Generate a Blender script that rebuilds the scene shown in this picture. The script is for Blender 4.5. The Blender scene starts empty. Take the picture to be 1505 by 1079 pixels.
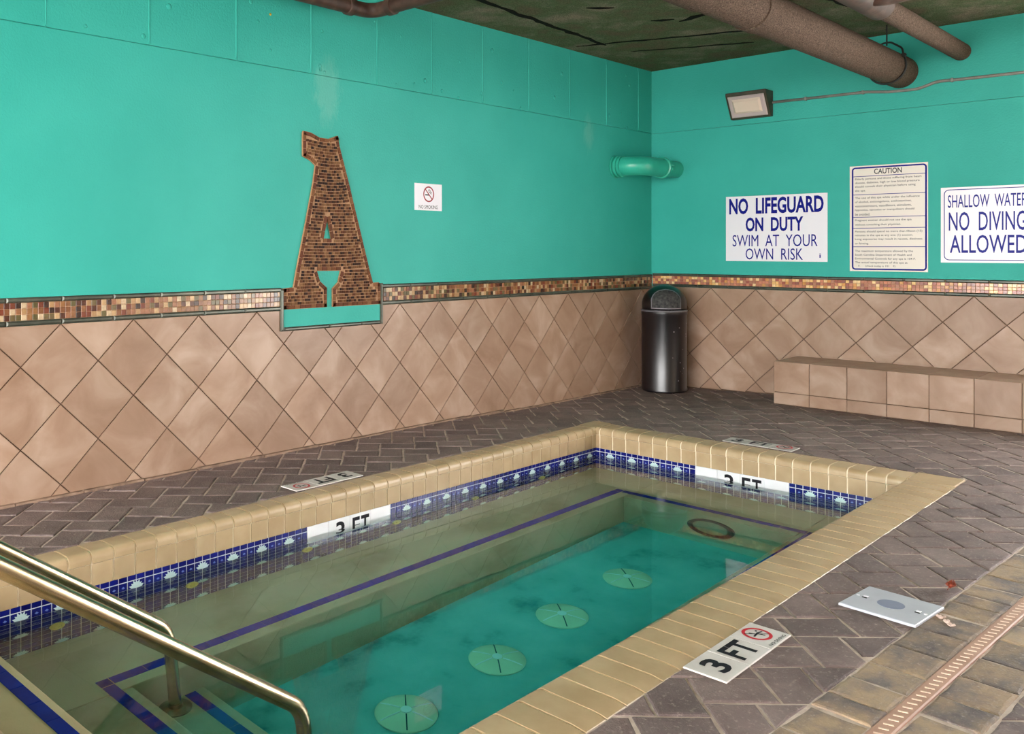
import bpy, bmesh, math, random
from mathutils import Vector, Matrix

random.seed(7)
S = bpy.context.scene
COL = S.collection
PI = math.pi

# ------------------------------------------------------------------ camera
# world: corner of the two tiled walls at the origin, left wall y=0, right wall x=0, deck z=0
F_PX, CX, HY = 1317.0, 545.2, 366.86
YAW = 0.81077
CAMLOC = (-8.4989, -4.7250, 1.3467)
cam = bpy.data.cameras.new('camera')
camo = bpy.data.objects.new('camera', cam)
COL.objects.link(camo)
camo.location = CAMLOC
camo.rotation_euler = (PI / 2, 0, YAW - PI / 2)
cam.sensor_fit = 'HORIZONTAL'
cam.sensor_width = 36.0
cam.lens = 36.0 * F_PX / 1505
cam.shift_x = (752.5 - CX) / 1505
cam.shift_y = -(539.5 - HY) / 1505
cam.clip_end = 200
S.camera = camo

# ------------------------------------------------------------------ world and exposure
W = bpy.data.worlds.new('daylight')
S.world = W
W.use_nodes = True
bg = W.node_tree.nodes['Background']
bg.inputs['Color'].default_value = (1.0, 0.99, 0.98, 1)
bg.inputs['Strength'].default_value = 1.0
S.view_settings.view_transform = 'Standard'
S.view_settings.look = 'None'
S.view_settings.gamma = 1
S.view_settings.use_curve_mapping = False
S.view_settings.exposure = 4.25


def area(name, loc, aim, sx, sy, power, color=(1, 1, 1)):
    l = bpy.data.lights.new(name, 'AREA')
    l.shape = 'RECTANGLE'
    l.size, l.size_y = sx, sy
    l.energy = power
    l.color = color
    o = bpy.data.objects.new(name, l)
    COL.objects.link(o)
    o.location = loc
    o.rotation_euler = (Vector(aim) - Vector(loc)).to_track_quat('-Z', 'Y').to_euler()
    return o


# ------------------------------------------------------------------ helpers
def tag(o, label=None, cat=None, group=None, kind=None):
    if label: o['label'] = label
    if cat: o['category'] = cat
    if group: o['group'] = group
    if kind: o['kind'] = kind
    return o


def empty(name, loc=(0, 0, 0)):
    o = bpy.data.objects.new(name, None)
    COL.objects.link(o)
    o.empty_display_size = 0.05
    o.location = loc
    return o


def link(name, me, mat, parent=None):
    """link a mesh whose vertices are in world coordinates"""
    o = bpy.data.objects.new(name, me)
    COL.objects.link(o)
    if mat and not me.materials:
        me.materials.append(mat)
    if parent:
        o.parent = parent
        base = Vector((0, 0, 0))
        q = parent
        while q:
            base += Vector(q.location)
            q = q.parent
        o.location = -base
    return o


class MB:
    """collects faces in world coordinates"""
    def __init__(self):
        self.v, self.f = [], []

    def add(self, vs, fs):
        n = len(self.v)
        self.v += [tuple(p) for p in vs]
        self.f += [tuple(i + n for i in f) for f in fs]
        return self

    def box(self, x0, x1, y0, y1, z0, z1):
        x0, x1 = min(x0, x1), max(x0, x1)
        y0, y1 = min(y0, y1), max(y0, y1)
        z0, z1 = min(z0, z1), max(z0, z1)
        vs = [(x, y, z) for z in (z0, z1) for (x, y) in ((x0, y0), (x1, y0), (x1, y1), (x0, y1))]
        return self.add(vs, [(3, 2, 1, 0), (4, 5, 6, 7), (0, 1, 5, 4), (1, 2, 6, 5), (2, 3, 7, 6), (3, 0, 4, 7)])

    def tube(self, pts, r, seg=20, cap=True):
        """sweep; r is a radius or a list of radii"""
        pts = [Vector(p) for p in pts]
        n = len(pts)
        rs = r if isinstance(r, (list, tuple)) else [r] * n
        tan = []
        for i in range(n):
            a = pts[max(i - 1, 0)]
            b = pts[min(i + 1, n - 1)]
            if (b - a).length < 1e-9:
                b = pts[min(i + 2, n - 1)]
                a = pts[max(i - 2, 0)]
            tan.append((b - a).normalized())
        t0 = tan[0]
        u = t0.orthogonal().normalized()
        vs, fs = [], []
        for i in range(n):
            t = tan[i]
            u = (u - t * u.dot(t)).normalized()
            w = t.cross(u)
            for k in range(seg):
                a = 2 * PI * k / seg
                vs.append(pts[i] + (u * math.cos(a) + w * math.sin(a)) * rs[i])
        for i in range(n - 1):
            for k in range(seg):
                k2 = (k + 1) % seg
                fs.append((i * seg + k, i * seg + k2, (i + 1) * seg + k2, (i + 1) * seg + k))
        if cap:
            fs.append(tuple(range(seg - 1, -1, -1)))
            fs.append(tuple((n - 1) * seg + k for k in range(seg)))
        return self.add(vs, fs)

    def lathe(self, prof, origin, axis=(0, 0, 1), seg=32):
        """profile of (radius, height) about an axis"""
        ax = Vector(axis).normalized()
        u = ax.orthogonal().normalized()
        w = ax.cross(u)
        o = Vector(origin)
        vs, fs = [], []
        for (r, h) in prof:
            for k in range(seg):
                a = 2 * PI * k / seg
                vs.append(o + ax * h + (u * math.cos(a) + w * math.sin(a)) * r)
        n = len(prof)
        for i in range(n - 1):
            for k in range(seg):
                k2 = (k + 1) % seg
                fs.append((i * seg + k, i * seg + k2, (i + 1) * seg + k2, (i + 1) * seg + k))
        if prof[0][0] > 1e-6: fs.append(tuple(range(seg - 1, -1, -1)))
        if prof[-1][0] > 1e-6: fs.append(tuple((n - 1) * seg + k for k in range(seg)))
        return self.add(vs, fs)

    def mesh(self, name, bevel=0, bseg=2, smooth=False, merge=False, recalc=True, sharp=None):
        me = bpy.data.meshes.new(name)
        me.from_pydata(self.v, [], self.f)
        if bevel or recalc or merge:
            bm = bmesh.new()
            bm.from_mesh(me)
            if merge: bmesh.ops.remove_doubles(bm, verts=bm.verts, dist=1e-5)
            if recalc: bmesh.ops.recalc_face_normals(bm, faces=bm.faces)
            if bevel:
                es = [e for e in bm.edges if len(e.link_faces) == 2 and e.calc_face_angle(0) > 0.5]
                bmesh.ops.bevel(bm, geom=es, offset=bevel, segments=bseg, affect='EDGES', profile=0.6)
            bm.to_mesh(me)
            bm.free()
        if smooth:
            me.polygons.foreach_set('use_smooth', [True] * len(me.polygons))
            if sharp is not None:
                me.set_sharp_from_angle(angle=sharp)
        return me

    def build(self, name, mat, parent=None, **k):
        return link(name, self.mesh(name, **k), mat, parent)


def fillet(pts, rad, seg=8):
    """round the inner corners of a polyline"""
    pts = [Vector(p) for p in pts]
    out = [pts[0]]
    for i in range(1, len(pts) - 1):
        p, a, b = pts[i], pts[i - 1], pts[i + 1]
        d1, d2 = (a - p).normalized(), (b - p).normalized()
        ang = d1.angle(d2)
        t = min(rad / math.tan(ang / 2), (a - p).length * .49, (b - p).length * .49)
        p1, p2 = p + d1 * t, p + d2 * t
        for k in range(seg + 1):
            s = k / seg
            # circular-ish arc by quadratic rational blend
            w = math.sin(ang / 2)
            b0, b1, b2 = (1 - s) ** 2, 2 * s * (1 - s) * w, s * s
            out.append((p1 * b0 + p * b1 + p2 * b2) / (b0 + b1 + b2))
    out.append(pts[-1])
    return out


def area2(p):
    return .5 * sum(p[i][0] * p[(i + 1) % len(p)][1] - p[(i + 1) % len(p)][0] * p[i][1] for i in range(len(p)))


def clip(poly, a, b, c):
    """keep a*x+b*y<=c of a polygon"""
    out = []
    n = len(poly)
    for i in range(n):
        p, q = poly[i], poly[(i + 1) % n]
        dp, dq = a * p[0] + b * p[1] - c, a * q[0] + b * q[1] - c
        if dp <= 0: out.append(p)
        if dp * dq < 0:
            t = dp / (dp - dq)
            out.append((p[0] + (q[0] - p[0]) * t, p[1] + (q[1] - p[1]) * t))
    return out


def clean(poly):
    out = []
    for p in poly:
        if not out or math.dist(p, out[-1]) > 1e-4: out.append(p)
    if len(out) > 1 and math.dist(out[0], out[-1]) < 1e-4: out.pop()
    return out


def inset(poly, d):
    """shrink a convex counter-clockwise polygon"""
    out = list(poly)
    n = len(poly)
    for i in range(n):
        p, q = poly[i], poly[(i + 1) % n]
        ex, ey = q[0] - p[0], q[1] - p[1]
        L = math.hypot(ex, ey)
        if L < 1e-9: continue
        nx, ny = ey / L, -ex / L      # outward
        out = clip(out, nx, ny, nx * p[0] + ny * p[1] - d)
        if len(out) < 3: return []
    return clean(out)


def tumbled(mb, poly, c0, c1, bev, rs, jit=.0032):
    """a paver with worn, slightly wavy edges"""
    if area2(poly) < 0: poly = poly[::-1]
    pts = []
    n = len(poly)
    for i in range(n):
        p, q = poly[i], poly[(i + 1) % n]
        L = math.dist(p, q)
        m = 4 if L > .12 else (2 if L > .05 else 1)
        ex, ey = (q[0] - p[0]) / L, (q[1] - p[1]) / L
        for k in range(m):
            s = k / m
            o = rs.uniform(-jit, jit * .3) if k else 0
            c = .006 if k == 0 and m > 1 else 0
            pts.append((p[0] + (q[0] - p[0]) * s + ey * o, p[1] + (q[1] - p[1]) * s - ex * o))
    cx, cy = sum(p[0] for p in pts) / len(pts), sum(p[1] for p in pts) / len(pts)

    def shrink(f):
        out = []
        for x, y in pts:
            d = math.hypot(x - cx, y - cy) or 1
            out.append((x + (cx - x) / d * f, y + (cy - y) / d * f))
        return out
    N = len(pts)
    rings = [(pts, c0), (pts, c1 - bev), (shrink(bev * .5), c1 - bev * .25), (shrink(bev * 1.5), c1)]
    vs = [(x, y, z) for r, z in rings for x, y in r]
    fs = [(l * N + i, l * N + (i + 1) % N, (l + 1) * N + (i + 1) % N, (l + 1) * N + i) for l in range(3) for i in range(N)]
    fs.append(tuple(3 * N + i for i in range(N)))
    mb.add(vs, fs)


def prism(mb, poly, c0, c1, bev, frame):
    """a slab on polygon `poly`, from depth c0 to c1, top edge chamfered; frame maps (a,b,c) to world"""
    if area2(poly) < 0: poly = poly[::-1]
    n = len(poly)
    top = inset(poly, bev) if bev else []
    if len(top) == n:
        vs = [frame(a, b, c0) for a, b in poly] + [frame(a, b, c1 - bev * .8) for a, b in poly] + [frame(a, b, c1) for a, b in top]
        fs = []
        for l in (0, 1):
            for i in range(n):
                j = (i + 1) % n
                fs.append((l * n + i, l * n + j, (l + 1) * n + j, (l + 1) * n + i))
        fs.append(tuple(2 * n + i for i in range(n)))
    else:
        vs = [frame(a, b, c0) for a, b in poly] + [frame(a, b, c1) for a, b in poly]
        fs = [(i, (i + 1) % n, n + (i + 1) % n, n + i) for i in range(n)] + [tuple(n + i for i in range(n))]
    mb.add(vs, fs)


FL = lambda a, b, c: (a, -c, b)      # left wall: along x, up z, out of the wall c
FR = lambda a, b, c: (-c, -a, b)     # right wall: a runs along -y


def text_obj(name, s, origin, right, up, w, h, mat, parent, bold=0.0, depth=0.0015, spacing=1.0):
    """lettering fitted into a w x h box with lower-left corner at origin"""
    cu = bpy.data.curves.new(name, 'FONT')
    cu.body = s
    cu.offset = bold
    cu.space_character = spacing
    cu.resolution_u = 3
    tmp = bpy.data.objects.new('tmp_text', cu)
    COL.objects.link(tmp)
    dg = bpy.context.evaluated_depsgraph_get()
    me = bpy.data.meshes.new_from_object(tmp.evaluated_get(dg))
    bpy.data.objects.remove(tmp)
    bpy.data.curves.remove(cu)
    xs = [v.co.x for v in me.vertices]
    ys = [v.co.y for v in me.vertices]
    x0, x1, y0, y1 = min(xs), max(xs), min(ys), max(ys)
    R, U = Vector(right).normalized(), Vector(up).normalized()
    N = R.cross(U)
    O = Vector(origin)
    for v in me.vertices:
        v.co = O + R * ((v.co.x - x0) / (x1 - x0) * w) + U * ((v.co.y - y0) / (y1 - y0) * h) + N * depth
    me.name = name
    me.materials.clear()
    return link(name, me, mat, parent)


def split_words(o, gap):
    """turn one line of lettering into one object for each word"""
    bm = bmesh.new(); bm.from_mesh(o.data)
    seen, isl = set(), []
    ax = 0 if max(v.co.x for v in bm.verts) - min(v.co.x for v in bm.verts) > 1e-3 else 1
    for v in bm.verts:
        if v in seen: continue
        st, comp = [v], []
        seen.add(v)
        while st:
            w = st.pop(); comp.append(w)
            for e in w.link_edges:
                q = e.other_vert(w)
                if q not in seen: seen.add(q); st.append(q)
        isl.append((min(w.co[ax] for w in comp), max(w.co[ax] for w in comp), comp))
    isl.sort(key=lambda t: t[0])
    words, end = [], None
    for a, b, comp in isl:
        if end is None or a - end > gap: words.append([])
        words[-1] += comp
        end = b if end is None else max(end, b)
        if len(words[-1]) == len(comp): end = b
    for wd in words:
        idx = {v: i for i, v in enumerate(wd)}
        me = bpy.data.meshes.new('lettering')
        me.from_pydata([v.co[:] for v in wd], [], [tuple(idx[v] for v in f.verts) for f in bm.faces if f.verts[0] in idx])
        me.materials.append(o.data.materials[0])
        n = bpy.data.objects.new('lettering', me)
        COL.objects.link(n)
        n.parent = o.parent
        n.location = o.location
    bm.free()
    bpy.data.objects.remove(o)


def strip2d(mb, pts, wid, frame, c, closed=False):
    """a flat ribbon along 2D points, for printed lines"""
    n = len(pts)
    vs, fs = [], []
    for i in range(n):
        a = pts[i - 1] if (closed or i > 0) else pts[i]
        b = pts[(i + 1) % n] if (closed or i < n - 1) else pts[i]
        dx, dy = b[0] - a[0], b[1] - a[1]
        L = math.hypot(dx, dy) or 1
        nx, ny = -dy / L * wid / 2, dx / L * wid / 2
        vs += [frame(pts[i][0] + nx, pts[i][1] + ny, c), frame(pts[i][0] - nx, pts[i][1] - ny, c)]
    for i in range(n if closed else n - 1):
        j = (i + 1) % n
        fs.append((2 * i, 2 * i + 1, 2 * j + 1, 2 * j))
    mb.add(vs, fs)


def ring2d(cx, cy, rx, ry, n=40):
    return [(cx + rx * math.cos(2 * PI * k / n), cy + ry * math.sin(2 * PI * k / n)) for k in range(n)]


# ------------------------------------------------------------------ materials
def srgb(r, g, b):
    f = lambda c: (c / 255 / 12.92) if c <= 10 else ((c / 255 + .055) / 1.055) ** 2.4
    return (f(r), f(g), f(b), 1)


class Mat:
    def __init__(self, name, color=(.8, .8, .8, 1), rough=.5, metal=0.0, spec=.5):
        self.m = bpy.data.materials.new(name)
        self.m.use_nodes = True
        self.nt = self.m.node_tree
        self.b = self.nt.nodes['Principled BSDF']
        self.b.inputs['Base Color'].default_value = color
        self.b.inputs['Roughness'].default_value = rough
        self.b.inputs['Metallic'].default_value = metal
        self.b.inputs['Specular IOR Level'].default_value = spec

    def n(self, t, **kw):
        nd = self.nt.nodes.new(t)
        for k, v in kw.items(): setattr(nd, k, v)
        return nd

    def l(self, a, b):
        self.nt.links.new(a, b)

    def rnd(self):
        oi = self.n('ShaderNodeObjectInfo')
        ge = self.n('ShaderNodeNewGeometry')
        ad = self.n('ShaderNodeMath', operation='ADD')
        fr = self.n('ShaderNodeMath', operation='FRACT')
        mu = self.n('ShaderNodeMath', operation='MULTIPLY')
        mu.inputs[1].default_value = 7.31
        self.l(ge.outputs['Random Per Island'], mu.inputs[0])
        self.l(oi.outputs['Random'], ad.inputs[0])
        self.l(mu.outputs[0], ad.inputs[1])
        self.l(ad.outputs[0], fr.inputs[0])
        return fr.outputs[0]

    def pos(self, scale=(1, 1, 1), rnd=None):
        ge = self.n('ShaderNodeNewGeometry')
        mp = self.n('ShaderNodeMapping')
        mp.inputs['Scale'].default_value = scale
        self.l(ge.outputs['Position'], mp.inputs['Vector'])
        if rnd is not None:
            cb = self.n('ShaderNodeCombineXYZ')
            ml = self.n('ShaderNodeMath', operation='MULTIPLY')
            ml.inputs[1].default_value = 37.0
            self.l(rnd, ml.inputs[0])
            for i in range(3): self.l(ml.outputs[0], cb.inputs[i])
            self.l(cb.outputs[0], mp.inputs['Location'])
        return mp.outputs[0]

    def noise(self, vec, scale, detail=4, rough=.55, dist=0.0):
        nd = self.n('ShaderNodeTexNoise')
        nd.inputs['Scale'].default_value = scale
        nd.inputs['Detail'].default_value = detail
        nd.inputs['Roughness'].default_value = rough
        nd.inputs['Distortion'].default_value = dist
        if vec is not None: self.l(vec, nd.inputs['Vector'])
        return nd.outputs['Fac']

    def ramp(self, fac, stops, interp='LINEAR'):
        r = self.n('ShaderNodeValToRGB')
        cr = r.color_ramp
        cr.interpolation = interp
        while len(cr.elements) < len(stops): cr.elements.new(.5)
        for e, (p, c) in zip(cr.elements, stops):
            e.position = p
            e.color = c
        self.l(fac, r.inputs[0])
        return r.outputs[0]

    def mix(self, fac, a, b, mode='MIX'):
        m = self.n('ShaderNodeMix', data_type='RGBA', blend_type=mode)
        for sock, v in ((m.inputs[0], fac), (m.inputs[6], a), (m.inputs[7], b)):
            if hasattr(v, 'is_output'): self.l(v, sock)
            else: sock.default_value = v
        return m.outputs[2]

    def color(self, c):
        self.l(c, self.b.inputs['Base Color'])

    def bump(self, h, strength=.2, dist=.01):
        b = self.n('ShaderNodeBump')
        b.inputs['Strength'].default_value = strength
        b.inputs['Distance'].default_value = dist
        self.l(h, b.inputs['Height'])
        self.l(b.outputs[0], self.b.inputs['Normal'])


def m_plain(name, rgb, rough=.5, metal=0.0, spec=.5):
    return Mat(name, srgb(*rgb), rough, metal, spec).m


def m_var(name, stops, scale, rough=.5, detail=5, bump=0, bscale=60, var=.25, spec=.5, metal=0, dist=0.0, sc=(1, 1, 1)):
    """clouded colour with a tone of its own for each piece"""
    M = Mat(name, rough=rough, spec=spec, metal=metal)
    r = M.rnd()
    v = M.pos(sc, r)
    c = M.ramp(M.noise(v, scale, detail, .55, dist), [(p, srgb(*k)) for p, k in stops])
    if var:
        t = M.ramp(r, [(0, (1 - var, 1 - var, 1 - var, 1)), (1, (1 + 0 * var, 1, 1, 1))])
        c = M.mix(1.0, c, t, 'MULTIPLY')
    M.color(c)
    if bump: M.bump(M.noise(M.pos(), bscale, 3), bump, .004)
    return M.m


# painted masonry
def m_paint():
    M = Mat('teal_paint', rough=.55, spec=.28)
    v = M.pos()
    c = M.ramp(M.noise(v, 1.6, 5), [(.3, srgb(46, 163, 150)), (.7, srgb(56, 173, 160))])
    # trowelled repair patches, paler
    ge = M.n('ShaderNodeNewGeometry')
    for (px, pz, rad) in ((-4.43, 2.46, .22), (-1.17, 2.45, .16)):
        vs = M.n('ShaderNodeVectorMath', operation='DISTANCE')
        sc = M.n('ShaderNodeMapping')
        sc.inputs['Scale'].default_value = (1.5, 1, .8)
        M.l(ge.outputs['Position'], sc.inputs['Vector'])
        M.l(sc.outputs[0], vs.inputs[0])
        vs.inputs[1].default_value = (px * 1.5, 0, pz * .8)
        nz = M.noise(M.pos((2.4, 1, .9)), 9, 6, .65, .8)
        ad = M.n('ShaderNodeMath', operation='MULTIPLY_ADD')
        M.l(nz, ad.inputs[0])
        ad.inputs[1].default_value = .34
        M.l(vs.outputs['Value'], ad.inputs[2])
        f = M.ramp(ad.outputs[0], [(rad + .06, (.35, .35, .35, 1)), (rad + .16, (0, 0, 0, 1))])
        c = M.mix(f, c, srgb(120, 190, 176))
    M.color(c)
    h = M.noise(v, 70, 3, .6)
    M.bump(h, .6, .004)
    return M.m


def m_paver(name, stops, scale, *a, sc=(1, 1, 1)):
    """weathered concrete stone: cloudy tone, pale scuffs, pitted relief"""
    M = Mat(name, rough=.7, spec=.3)
    r = M.rnd()
    v = M.pos(sc, r)
    c = M.ramp(M.noise(v, scale, 7, .62), [(p, srgb(*k)) for p, k in stops])
    t = M.ramp(r, [(0, (.66, .66, .68, 1)), (.5, (.9, .88, .87, 1)), (1, (1, 1, 1, 1))])
    c = M.mix(1.0, c, t, 'MULTIPLY')
    sp = M.ramp(M.noise(M.pos(), 60, 5, .7), [(.56, (0, 0, 0, 1)), (.74, (.6, .6, .6, 1))])
    c = M.mix(sp, c, srgb(186, 170, 160))
    M.color(c)
    h = M.n('ShaderNodeMath', operation='ADD')
    M.l(M.noise(M.pos(), 22, 5, .6), h.inputs[0])
    M.l(M.noise(M.pos(), 110, 3, .6), h.inputs[1])
    M.bump(h.outputs[0], .7, .005)
    return M.m


PAINT = m_paint()
TILE = m_var('beige_stone_tile', [(.28, (146, 114, 92)), (.5, (164, 133, 112)), (.72, (184, 157, 138))], 3.2, .38, 6, .08, 40, .14, .4, dist=.6)
GROUT = m_var('brown_grout', [(.3, (86, 66, 50)), (.7, (108, 84, 66))], 8, .9, var=0)
PAVER = m_paver('tumbled_paver', [(.25, (98, 82, 79)), (.5, (121, 104, 100)), (.75, (140, 122, 117))], 5.5, .62, 6, .5, 90, .28, .35)
BORDER = m_paver('border_paver', [(.22, (80, 72, 70)), (.40, (116, 104, 99)), (.6, (164, 140, 112)), (.78, (138, 125, 119))], 6.0, .65, 7, .5, 90, .35, .3, sc=(1, 1.2, 1))
SAND = m_var('joint_sand', [(.3, (172, 152, 138)), (.7, (206, 188, 174))], 25, .95, var=0)
COPING = m_var('cream_coping', [(.3, (166, 140, 105)), (.6, (182, 157, 122)), (.8, (192, 170, 138))], 6, .36, 5, .06, 60, .1, .45)
CGROUT = m_var('coping_grout', [(.3, (224, 208, 180)), (.7, (238, 224, 200))], 20, .85, var=0)
PLASTER = m_var('pool_plaster', [(.3, (166, 150, 114)), (.5, (200, 183, 148)), (.72, (212, 196, 162))], 1.6, .8, 7, .2, 120, 0, .3)
FLOORPL = m_var('teal_pool_floor', [(.27, (60, 140, 136)), (.42, (122, 198, 192)), (.72, (148, 214, 208))], 3.4, .8, 7, .2, 120, 0, .3)
BLUE = m_var('cobalt_tile', [(.3, (10, 14, 92)), (.7, (20, 30, 130))], 10, .16, 3, 0, 60, .35, .4)
STRIPE = m_var('cobalt_stripe', [(.3, (3, 34, 140)), (.7, (4, 48, 176))], 10, .5, 3, 0, 60, .15, .1)
BGROUT = m_plain('white_grout', (206, 212, 224), .8)
LOTUS = m_plain('lotus_print', (200, 224, 226), .25)
WHITE = m_var('white_glazed_tile', [(.3, (222, 222, 226)), (.7, (236, 236, 240))], 4, .22, var=.03)
MARK = m_var('white_marker_tile', [(.3, (196, 188, 182)), (.7, (212, 206, 202))], 8, .5, var=.05)
BLACK = m_plain('black_print', (22, 22, 30), .6, 0, .2)
RED = m_plain('red_print', (190, 20, 40), .5)
NAVY = m_plain('navy_print', (10, 18, 126), .6, 0, .15)
GREYP = m_plain('grey_print', (64, 62, 70), .6, 0, .15)
VIOLET = m_plain('violet_print', (48, 52, 140), .6, 0, .15)
SIGNW = m_plain('white_sign_plastic', (232, 228, 236), .3)
CREAM = m_plain('cream_sign_plastic', (226, 216, 206), .35)
LINER = m_var('pewter_liner', [(.3, (58, 66, 58)), (.55, (84, 88, 78)), (.8, (112, 108, 92))], 9, .3, 5, 0, 60, .3, .5, metal=.35)
STEEL = m_var('stainless_steel', [(.3, (176, 160, 130)), (.7, (204, 188, 158))], 14, .27, 4, .03, 200, 0, .5, metal=1.0, sc=(1, 1, 1))
DULLST = m_var('tarnished_steel', [(.3, (120, 116, 98)), (.7, (160, 152, 132))], 20, .32, 4, .03, 200, 0, .5, metal=1.0)
CAN = m_var('black_enamel', [(.3, (8, 6, 10)), (.7, (14, 11, 18))], 30, .3, 4, .04, 60, 0, .75)
CANRIM = m_plain('grey_lid_edge', (112, 108, 114), .4)  # plain lighter grey for the lid seam and flap frame
CANFLAP = m_var('scuffed_black_flap', [(.35, (30, 30, 32)), (.65, (70, 68, 66))], 40, .7, 6, .1, 60, 0, .4)
CHIP = m_plain('chipped_enamel', (170, 165, 168), .6)
PIPE = m_var('sprayed_brown_pipe', [(.3, (58, 46, 40)), (.5, (86, 72, 62)), (.72, (118, 100, 88))], 120, .9, 4, .4, 220, 0, .1)
PIPEB = m_var('bare_brown_pipe', [(.3, (52, 37, 31)), (.55, (74, 54, 46)), (.8, (98, 76, 66))], 12, .55, 6, .2, 60, 0, .3)
IRON = m_plain('black_iron', (22, 24, 22), .6)
TEALPIPE = m_var('teal_painted_pipe', [(.3, (40, 162, 138)), (.7, (56, 178, 154))], 5, .3, 4, .05, 40, 0, .5)
CONDUIT = m_var('grey_conduit', [(.3, (112, 112, 108)), (.7, (136, 134, 128))], 10, .5, var=0)
BRONZE = m_var('bronze_housing', [(.3, (44, 40, 30)), (.7, (70, 62, 44))], 14, .5, var=0)
LENS = m_plain('prismatic_lens', (226, 206, 190), .15)
PVC = m_var('white_plastic_lid', [(.3, (170, 172, 182)), (.7, (186, 188, 196))], 6, .45, var=0)
PVCG = m_plain('grey_plastic_disc', (122, 128, 150), .4)
GRATE = m_var('tan_plastic_grate', [(.3, (168, 128, 108)), (.7, (190, 150, 130))], 9, .55, var=.1)
DARK = m_plain('dark_void', (14, 13, 12), .9)
SLOT = m_plain('pale_slot_lip', (226, 200, 178), .6)
COVER = m_var('pale_green_cover', [(.3, (222, 228, 188)), (.7, (234, 240, 204))], 6, .4, 4, 0, 60, 0, .4)
RIBLT = m_plain('pale_rib', (250, 254, 246), .4)
RIBSHADE = m_plain('shaded_rib', (52, 74, 62), .6)  # dark rib colour, painted-in shade on one pair of ribs
JET = m_var('ivory_jet', [(.3, (214, 196, 92)), (.7, (236, 222, 130))], 10, .35, var=.05)
LEAF = m_var('dry_leaf', [(.3, (110, 34, 20)), (.7, (160, 74, 44))], 60, .7, var=0)
CRUMB = m_var('mortar_crumb', [(.3, (190, 160, 146)), (.7, (220, 196, 182))], 60, .8, var=.2)
BRASS = m_plain('brass_anchor', (200, 160, 60), .35, .7)
BASE = m_var('mortar_strip', [(.25, (104, 84, 72)), (.5, (146, 120, 102)), (.75, (170, 142, 122))], 14, .85, 6, .4, 80, .2, .3)


def m_mosaic(name, stops, rough=.22):
    M = Mat(name, rough=rough, spec=.6 if rough < .25 else .15)
    r = M.rnd()
    n = len(stops)
    c = M.ramp(r, [(i / n, srgb(*k)) for i, k in enumerate(stops)], 'CONSTANT')
    nz = M.ramp(M.noise(M.pos(), 60, 4), [(.3, (.72, .7, .66, 1)), (.7, (1, 1, 1, 1))])
    M.color(M.mix(1.0, c, nz, 'MULTIPLY'))
    return M.m


MOSAIC = m_mosaic('glass_mosaic', [(141, 94, 62), (191, 156, 114), (80, 38, 23), (126, 77, 47), (173, 134, 94), (94, 84, 48), (50, 23, 16), (154, 102, 73), (117, 55, 36), (198, 173, 141), (107, 90, 58), (147, 100, 60)])
MOSAICR = m_mosaic('gold_glass_mosaic', [(186, 118, 90), (236, 190, 120), (160, 84, 70), (206, 130, 100), (240, 204, 150), (178, 120, 96), (214, 150, 84), (150, 90, 80)], .16)
MOSAICA = m_mosaic('brown_mosaic', [(122, 85, 54), (75, 39, 19), (108, 70, 41), (49, 22, 11), (137, 100, 67), (98, 57, 32), (37, 16, 9), (116, 80, 49)], .55)
MOSAICE = m_mosaic('brown_edge_mosaic', [(114, 68, 39), (95, 54, 31), (129, 86, 54), (104, 57, 37)], .55)
AGROUT = m_var('tan_grout', [(.3, (150, 112, 82)), (.7, (178, 138, 104))], 30, .8, var=0)


def m_ceiling():
    M = Mat('sprayed_dark_ceiling', rough=.95, spec=.1)
    v = M.pos()
    a = M.ramp(M.noise(v, 2.2, 5), [(.35, srgb(128, 114, 92)), (.5, srgb(112, 126, 92)), (.68, srgb(166, 152, 132))])
    g = M.ramp(M.noise(v, 140, 2), [(.35, (.45, .45, .45, 1)), (.65, (1.0, 1.0, 1.0, 1))])
    M.color(M.mix(1.0, a, g, 'MULTIPLY'))
    M.bump(M.noise(v, 110, 3, .7), 1.0, .02)
    return M.m


CEIL = m_ceiling()
CEILDK = m_var('black_ceiling_seam', [(.3, (12, 12, 10)), (.7, (30, 28, 24))], 30, .95, var=0, spec=.1)
BOUNCE = m_var('bounce_ground', [(.3, (190, 186, 178)), (.7, (212, 208, 200))], 2, .8, var=0)  # kept bright so the added ground throws light inside


def m_water():
    M = Mat('pool_water', (1, 1, 1, 1), 0.0)
    M.b.inputs['Transmission Weight'].default_value = 1.0
    M.b.inputs['IOR'].default_value = 1.333
    M.bump(M.noise(M.pos((1, 1, 1)), 2.2, 2), .03, .02)
    ab = M.n('ShaderNodeVolumeAbsorption')
    ab.inputs['Color'].default_value = (0.12, 0.955, 0.955, 1)
    ab.inputs['Density'].default_value = .62
    out = [x for x in M.nt.nodes if x.type == 'OUTPUT_MATERIAL'][0]
    M.l(ab.outputs[0], out.inputs['Volume'])
    return M.m


WATER = m_water()

# ------------------------------------------------------------------ dimensions
DROP = .033


def smooth(t):
    t = max(0, min(1, t))
    return t * t * (3 - 2 * t)


def dz(x, y):
    """the deck falls a little towards the corner"""
    return -DROP * smooth((x + 3.4) / 1.5) * smooth((y + 1.5) / 1.2)


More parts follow.
